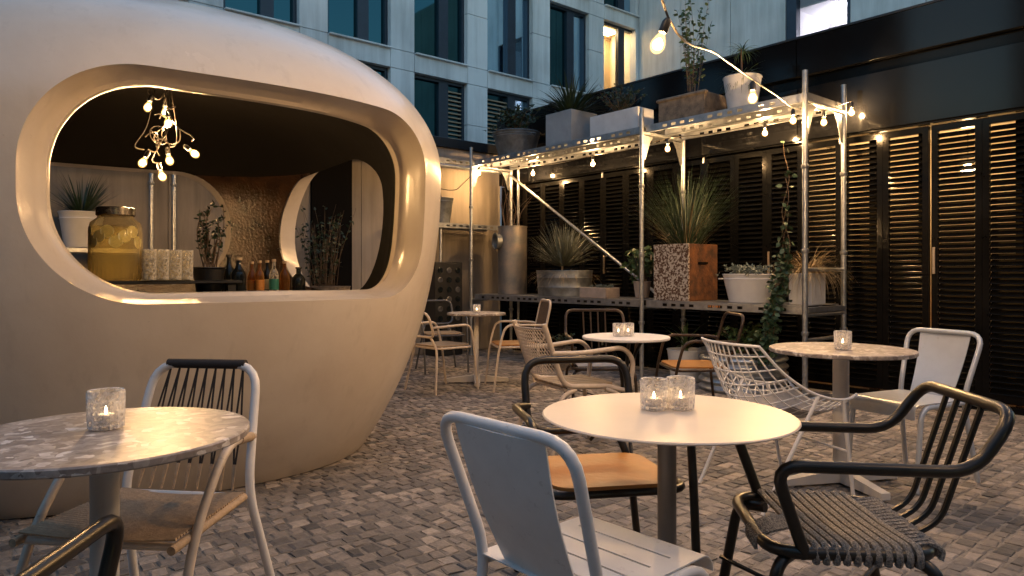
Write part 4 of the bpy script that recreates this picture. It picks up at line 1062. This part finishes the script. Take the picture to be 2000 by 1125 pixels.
def wire_chair(label, loc, d):
    o = thing('wire_chair', label, 'chair', (loc[0], loc[1], 0), face(d), CG)
    cen = catmull([(0, -.335, .80), (0, -.285, .63), (0, -.22, .49), (0, -.10, .41), (0, .08, .395), (0, .22, .42), (0, .29, .46)], 6)
    edg = catmull([(.245, -.27, .80), (.275, -.16, .675), (.295, -.03, .585), (.30, .08, .545), (.29, .17, .53), (.275, .24, .53), (.255, .30, .545)], 6)
    K = len(cen) - 1
    def S(u, v):
        f_ = v * K; i = min(K - 1, int(f_)); t = f_ - i; c = cen[i].lerp(cen[i + 1], t); e = edg[i].lerp(edg[i + 1], t); a = abs(u)
        w = a ** 2.2; return Vector((e.x * u, c.y + (e.y - c.y) * w, c.z + (e.z - c.z) * w))
    for i in range(1, 14):
        u = -1 + 2 * i / 14; MB().tube([S(u, v / 24) for v in range(25)], .004, 5).build('wire', 'white_metal', o)
    for j in range(1, 14):
        v = j / 14; MB().tube([S(-1 + 2 * k / 16, v) for k in range(17)], .004, 5).build('wire', 'white_metal', o)
    rim = [S(-1, v / 24) for v in range(25)] + [S(-1 + 2 * k / 16, 1) for k in range(1, 17)] + [S(1, 1 - v / 24) for v in range(1, 25)] + [S(1 - 2 * k / 16, 0) for k in range(1, 16)]
    MB().tube(rim, .0072, 8, True).build('rim', 'white_metal', o)
    MB().grid(lambda a, b: tuple(S((a * 2 - 1) * .72, .44 + .5 * b) + Vector((0, 0, .016))), 10, 10, .014).build('seat_pad', 'cushion', o)
    for sx in (-1, 1):
        MB().tube([S(sx * 1, .70), (sx * .27, .27, 0)], .0095, 8).build('leg', 'white_metal', o)
        MB().tube([S(sx * 1, .42), (sx * .27, -.27, 0)], .0095, 8).build('leg', 'white_metal', o)
    MB().tube([(-.28, .22, .27), (.28, .22, .27)], .007, 6).build('stretcher', 'white_metal', o)
wire_chair('white wire mesh shell chair with grey seat pad', (1.37, 3.68), (.95, .30))

def cord_chair(label, loc, d):
    o = thing('cord_chair', label, 'chair', (loc[0], loc[1], 0), face(d), CG); m = 'white_metal'
    MB().tube([(-.265, -.33, 0), (-.222, -.205, .43), (-.188, -.335, .832), (.188, -.335, .832), (.222, -.205, .43), (.265, -.33, 0)], .0145, 12, fil=.09).build('back_frame', m, o)
    MB().tube([(-.145, -.335, .832), (.145, -.335, .832)], .0168, 10).build('dark_wrapping', 'cord_dark', o)
    MB().tube([(-.215, -.19, .415), (.215, -.19, .415)], .012, 10).build('seat_rail', m, o)
    MB().tube([(-.235, .20, .40), (.235, .20, .40)], .012, 10).build('front_rail', 'beige_metal', o)
    for sx in (-1, 1):
        MB().tube([(sx * .210, -.262, .600), (sx * .243, -.03, .632), (sx * .248, .165, .40), (sx * .262, .28, 0)], .0135, 12, fil=.12).build('arm', 'beige_metal', o)
        MB().tube([(sx * .2145, -.235, .6035), (sx * .230, -.13, .617)], .0165, 10).build('arm_wrapping', 'cord_beige', o)
        MB().tube([(sx * .215, -.19, .415), (sx * .235, .24, .405)], .0125, 10).build('side_rail', 'cord_beige', o)
    for k in range(9):
        xt = -.135 + k * .0338; xb = -.168 + k * .042
        for dx in (-.011, .011):
            a = Vector((xt, -.337, .825)); b = Vector((xb, -.20, .43)); m1 = a.lerp(b, .5) + Vector((dx, 0, 0)); c = a.lerp(b, .80) + Vector((dx * .25, 0, 0))
            MB().tube([a, m1, c], .0036, 5).build('back_cord', 'cord_dark', o); MB().tube([c, b], .0042, 5).build('back_cord', 'cord_beige', o)
    for k in range(29):
        y = -.185 + k * .0143; w = .215 + .02 * k / 29
        MB().tube([(-w, y, .428), (-w * .5, y, .420), (0, y, .417), (w * .5, y, .420), (w, y, .428)], .0052, 5).build('seat_cord', 'cord_beige', o)
cord_chair('white tube chair strung with dark and beige cords against the pod', (-1.12, 2.15), (-.12, -.99))

# ------------------------------------------------------------------ planters and plants
ZL, ZU = .8655, 2.7625
def at(t, s, z): p = G(t, s); return (p.x, p.y, z)
GL, GU_, GF = 'planters on the lower scaffold shelf', 'planters on the upper scaffold shelf', 'planters on the ground'
# lower shelf
o = thing('metal_drum', 'tall weathered metal drum with a round pipe mouth holding twigs', 'planter', at(4.45, .36, ZL), GR, GL)
MB().lathe([(.20, 0), (.205, .006), (.205, .93), (.211, .935), (.211, .95), (.2, .95), (.2, .90), (.002, .90)], 40, caps=False).build('drum', 'drum', o)
mb = MB(); d_ = Vector((.28, .96, 0)).normalized(); cpt = d_ * .19 + Vector((0, 0, .735))
def ring_tube(c, d, r0, r1, L_):
    d = d.normalized(); a = d.cross(Vector((0, 0, 1))).normalized(); b = d.cross(a); n = 28; vs = []
    for r_, q in ((r0, 0), (r0, L_), (r0 + .006, L_), (r0 + .006, L_ - .01), (r1, L_ - .012), (r1, .01)):
        pass
    for r_, q in ((r0, 0), (r0, L_ - .012), (r0 + .010, L_ - .012), (r0 + .010, L_), (r1, L_), (r1, .02)):
        for k in range(n): an = 2 * math.pi * k / n; vs.append(c + d * q + a * (r_ * math.cos(an)) + b * (r_ * math.sin(an)))
    return MB().add(vs, [(i * n + k, i * n + (k + 1) % n, (i + 1) * n + (k + 1) % n, (i + 1) * n + k) for i in range(5) for k in range(n)] + [tuple(5 * n + k for k in range(n))])
ring_tube(cpt, d_, .105, .098, .075).build('pipe_mouth', 'zinc', o)
st = MB(); r_ = random.Random(5)
for k in range(16):
    a = r_.uniform(0, 6.28); p0 = Vector((.1 * math.cos(a), .1 * math.sin(a), .90)); l = r_.uniform(.35, .8)
    st.tube(catmull([p0, p0 + Vector((r_.uniform(-.06, .06), r_.uniform(-.06, .06), l * .5)), p0 + Vector((r_.uniform(-.2, .2), r_.uniform(-.2, .2), l))], 4), [.005, .0015], 4)
st.build('twigs', 'twig', o)
o = thing('oval_tub', 'oval galvanised tub holding a spiky grey yucca', 'planter', at(3.42, .37, ZL), GR, GL)
z = pot_round(o, .38, .405, .33, 'zinc', .78, bands=(.35, .72))
child(o, blades(MB(), 330, .62, (R(12), R(88)), .016, .18, 11, .10), 'foliage', 'leaf_grey', z + .10)
child(o, blades(MB(), 160, .34, (R(-8), R(30)), .010, .7, 12, .28), 'ground_cover', 'grass_dry', z)
o = thing('stone_trough', 'small pale stone trough of succulents on the lower shelf', 'planter', at(2.62, .17, ZL), GR, GL)
z = pot_box(o, .42, .24, .125, 'terracotta', .022)
lv = MB(); r_ = random.Random(8)
for k in range(16):
    c = Vector((r_.uniform(-.17, .17), r_.uniform(-.08, .08), 0)); mb = MB(); blades(mb, 16, .055, (R(5), R(85)), .02, 0, 100 + k, .004); lv.add([Vector(v) + c for v in mb.v], mb.f)
child(o, lv, 'succulents', 'leaf_blue', z)
o = thing('aloe_pot', 'terracotta pot with broad dark leaves beside the middle scaffold post', 'planter', at(2.18, .42, ZL), GR, GL)
z = pot_round(o, .075, .10, .20, 'terracotta')
lv, st = MB(), MB(); bush(lv, st, 26, .42, .27, .085, 10, 9); child(o, st, 'stem', 'twig', z, True); child(o, lv, 'foliage', 'leaf_mid', z)
child(o, blades(MB(), 12, .52, (R(55), R(88)), .035, .15, 33, .03), 'long_leaves', 'leaf_dark', z)
o = thing('rusty_planter', 'rusty box planter with flaking white front and tall dark grass', 'planter', at(1.525, .36, ZL), GR, GL)
mb = MB(); mb.box((0, .258, .30), (.45, .018, .60), 0, .003); z = pot_box(o, .45, .50, .60, 'rust', .02); mb.build('flaking_face', 'mottle', o)
MB().box((-.232, .02, .40), (.012, .16, .02)).build('handle_slot', 'ceil', o)
child(o, blades(MB(), 420, .95, (R(45), R(89)), .006, .30, 21, .17), 'grass', 'leaf_dark', z)
child(o, blades(MB(), 60, .80, (R(30), R(80)), .006, .5, 22, .15), 'dry_grass', 'grass_dry', z)
o = thing('oval_tub', 'white enamel oval tub of trailing succulents', 'planter', at(.735, .30, ZL), GR, GL)
z = pot_round(o, .205, .275, .285, 'white_enamel', .62, bands=(.82,))
for sx in (-1, 1): MB().tube([(sx * .27, -.05, .235), (sx * .325, -.04, .235), (sx * .325, .04, .235), (sx * .27, .05, .235)], .007, 6, fil=.03).build('handle', 'white_enamel', o)
lv = MB(); bush(lv, None, 60, .13, .30, .035, 14, 14); child(o, lv, 'succulents', 'leaf_blue', z)
lv = MB(); bush(lv, None, 14, .05, .40, .03, 14, 15, (.1, 0, 0), .06); child(o, lv, 'trailing_stems', 'leaf_grey', z + .02)
child(o, blades(MB(), 40, .12, (R(20), R(80)), .012, .2, 16, .1), 'rosettes', 'grass_dry', z)
o = thing('cube_pot', 'small white cube pot with curling dry grass at the shelf end', 'planter', at(.165, .36, ZL), GR, GL)
z = pot_box(o, .22, .26, .29, 'white_pot', .016)
child(o, blades(MB(), 420, .40, (R(40), R(88)), .0045, 1.3, 24, .08), 'grass', 'grass_dry', z)
# upper shelf
o = thing('zinc_tub', 'round zinc washtub with dark leafy shrub at the left end of the top shelf', 'planter', at(4.36, .36, ZU), GR, GU_)
z = pot_round(o, .24, .335, .345, 'zinc', 1., bands=(.8, .88))
for sx in (-1, 1): MB().tube([(sx * .318, -.05, .27), (sx * .365, -.045, .30), (sx * .365, .045, .30), (sx * .318, .05, .27)], .007, 6, fil=.03).build('handle', 'zinc', o)
lv, st = MB(), MB(); bush(lv, st, 46, .42, .36, .06, 16, 17); child(o, st, 'stem', 'twig', z, True); child(o, lv, 'foliage', 'leaf_dark', z)
lv, st = MB(), MB(); bush(lv, st, 5, .12, .50, .05, 12, 18, (.1, .25, 0), .05); child(o, st, 'side_stem', 'twig', z, True); child(o, lv, 'side_shoots', 'leaf_dark', z)
o = thing('cube_planter', 'grey cube planter with a spiky yucca on the top shelf', 'planter', at(3.28, .36, ZU), GR, GU_)
z = pot_box(o, .46, .46, .42, 'grey_pot', .02)
child(o, blades(MB(), 150, .60, (R(18), R(86)), .030, .35, 25, .06), 'foliage', 'leaf_dark', z)
o = thing('long_planter', 'long white planter box with feathery grass on the top shelf', 'planter', at(2.43, .34, ZU), GR, GU_)
z = pot_box(o, .74, .28, .28, 'white_pot', .018)
lv, st = MB(), MB(); bush(lv, st, 40, .36, .34, .035, 18, 26); child(o, st, 'stem', 'twig', z, True); child(o, lv, 'foliage', 'leaf_dark', z)
child(o, blades(MB(), 150, .24, (R(30), R(85)), .003, 1.0, 27, .06), 'grass', 'grass_dry', z)
o = thing('stone_trough', 'rough brown stone trough with a tall sparse shrub on the top shelf', 'planter', at(1.43, .34, ZU), GR, GU_)
z = pot_box(o, .58, .40, .265, 'stone', .04); MB().box((0, .19, .255), (.62, .05, .04), 0, .012).build('rim', 'stone', o); MB().box((0, -.19, .255), (.62, .05, .04), 0, .012).build('rim', 'stone', o)
lv, st = MB(), MB(); bush(lv, st, 15, 1.12, .28, .062, 22, 28, base=.06); child(o, st, 'stem', 'twig', z, True); child(o, lv, 'foliage', 'leaf_mid', z)
o = thing('bucket_pot', 'tapered pale bucket pot with a tufted palm-like plant on the top shelf', 'planter', at(.83, .34, ZU), GR, GU_)
z = pot_round(o, .135, .185, .36, 'white_pot')
st = MB().tube([(0, 0, 0), (.01, 0, .2), (0, .02, .34)], [.012, .006], 8); child(o, st, 'stem', 'twig', z, True)
mb = blades(MB(), 70, .30, (R(-25), R(60)), .012, .9, 29, .02); child(o, mb, 'foliage', 'leaf_mid', z + .05)
mb = blades(MB(), 60, .20, (R(-20), R(80)), .010, .9, 30, .01); child(o, mb, 'crown', 'leaf_mid', z + .32)
# ground
o = thing('corrugated_planter', 'round corrugated steel planter on the ground under the shelf', 'planter', at(.80, .30, 0), GR, GF)
prof = [(.41, 0)]
for k in range(33): zz = .01 + k * .0115; prof.append((.415 + .016 * math.sin(k * math.pi / 3.2), zz))
prof += [(.43, .385), (.43, .395), (.405, .395), (.40, .34), (.002, .34)]
MB().lathe(prof, 56, caps=False).build('planter', 'steel', o)
MB().lathe([(.40, .342), (.002, .35)], 30, caps=False).build('soil', 'soil', o)
lv, st = MB(), MB(); bush(lv, st, 40, .30, .34, .06, 12, 31); child(o, st, 'stem', 'twig', .34, True); child(o, lv, 'foliage', 'leaf_mid', .34)
o = thing('rimmed_pot', 'pale rimmed pot with a green stem and arching leaves under the shelf', 'planter', at(1.50, .33, 0), GR, GF)
z = pot_round(o, .16, .20, .34, 'white_pot')
child(o, MB().tube([(0, 0, 0), (.01, .01, .3)], [.026, .018], 10), 'stem', 'leaf_mid', z, True)
child(o, blades(MB(), 26, .42, (R(30), R(85)), .02, .6, 34, .02), 'foliage', 'leaf_mid', z + .05)
o = thing('squat_pot', 'squat grey pot standing on the cobbles behind the mesh-back chair', 'planter', at(3.05, -.05, 0), GR, GF)
z = pot_round(o, .17, .19, .26, 'stone')
lv, st = MB(), MB(); bush(lv, st, 14, .22, .2, .04, 10, 35); child(o, st, 'stem', 'twig', z, True); child(o, lv, 'foliage', 'leaf_dark', z)
# climbing vine on the right front post
vine = thing('climbing_vine', 'leafy vine climbing from the ground up the right scaffold post', 'vine', at(.20, -.02, 0), GR)
st, lv = MB(), MB(); r_ = random.Random(50)
for k in range(4):
    pts = []
    for i in range(20):
        zz = .34 + i * .105; pts.append(Vector((.30 * max(0, 1 - zz / 1.3) + .03 * math.sin(i * 1.1 + k * 1.7) - .02, .02 * math.cos(i * .9 + k) - .02, zz)))
    path = catmull(pts[:20 - k * 3], 3); st.tube(path, [.006, .002], 5)
    for p in path:
        for _ in range(5 if p.z < 1.35 else 1):
            if p.z > 1.6 and r_.random() < .6: continue
            leaf(lv, p + Vector((r_.gauss(0, .03), r_.gauss(0, .03), r_.gauss(0, .02))), Vector((r_.gauss(0, 1), r_.gauss(.4, 1), r_.gauss(-.4, .6))), r_.uniform(.035, .065), .04, r_)
st.build('stem', 'twig', vine); lv.build('foliage', 'leaf_ivy', vine, False)

# ------------------------------------------------------------------ corner by the concrete wall
bp_ = G(5.18, -.34)
o = thing('metal_bucket', 'galvanised bucket holding a clamp lamp on the concrete wall shelf', 'bucket', (bp_.x, bp_.y, 1.8645), 0)
pot_round(o, .12, .17, .36, 'zinc', 1., .01, .8, bands=(.85,), name='bucket')
MB().tube([(0, 0, .28), (-.02, .0, .45), (-.08, 0, .52)], .014, 8, fil=.05).build('tool_handle', 'black_plastic', o)
MB().lathe([(.02, 0), (.045, .03), (.03, .07)], 12, (-.10, 0, .50)).build('lamp_head', 'black_plastic', o)
MB().tube([(-.05, 0, .50), (.12, 0, .47), (.22, 0, .48), (.42, .02, .68)], .006, 6, fil=.04).build('flex', 'cable', o)
rk = G(5.20, -.30)
o = thing('bottle_rack', 'black bottle rack with rows of round bottle ends by the pod', 'rack', (rk.x, rk.y, 0), math.atan2(-Wd.y, -Wd.x))
MB().box((0, 0, .66), (.46, .30, 1.32), 0, .01).build('rack_body', 'black_plastic', o)
for i in range(3):
    for j in range(9):
        c = Vector((-.15 + i * .15, .152, .12 + j * .135))
        q = MB(); n = 14; vs = []
        for r_, yy in ((.042, 0), (.042, .006), (.03, .010), (.026, .004)):
            for k in range(n): a = 2 * math.pi * k / n; vs.append((c.x + r_ * math.cos(a), c.y + yy, c.z + r_ * math.sin(a)))
        q.add(vs, [(a * n + k, a * n + (k + 1) % n, (a + 1) * n + (k + 1) % n, (a + 1) * n + k) for a in range(3) for k in range(n)] + [tuple(3 * n + k for k in range(n))]).build('bottle_end', 'bottle_dark' if (i + j) % 3 else 'dark_tube', o)
pw = G(5.05, -2.2)
o = thing('twig_planter', 'dark planter of bare twigs and leaves seen through the round pod opening', 'planter', (pw.x, pw.y, 0), 0)
z = pot_round(o, .26, .34, 1.0, 'stone')
lv, st = MB(), MB(); bush(lv, st, 40, 1.15, .42, .06, 9, 71, base=.2); child(o, st, 'stem', 'twig', z, True); child(o, lv, 'foliage', 'leaf_dark', z)
pw = G(5.10, -4.75)
o = thing('round_pot', 'white round pot with spiky yucca seen through the pod window', 'planter', (pw.x, pw.y, 1.4105), 0)
z = pot_round(o, .15, .20, .36, 'white_enamel', bands=(.8,))
child(o, blades(MB(), 130, .52, (R(15), R(86)), .018, .15, 60, .05), 'foliage', 'leaf_dark', z)
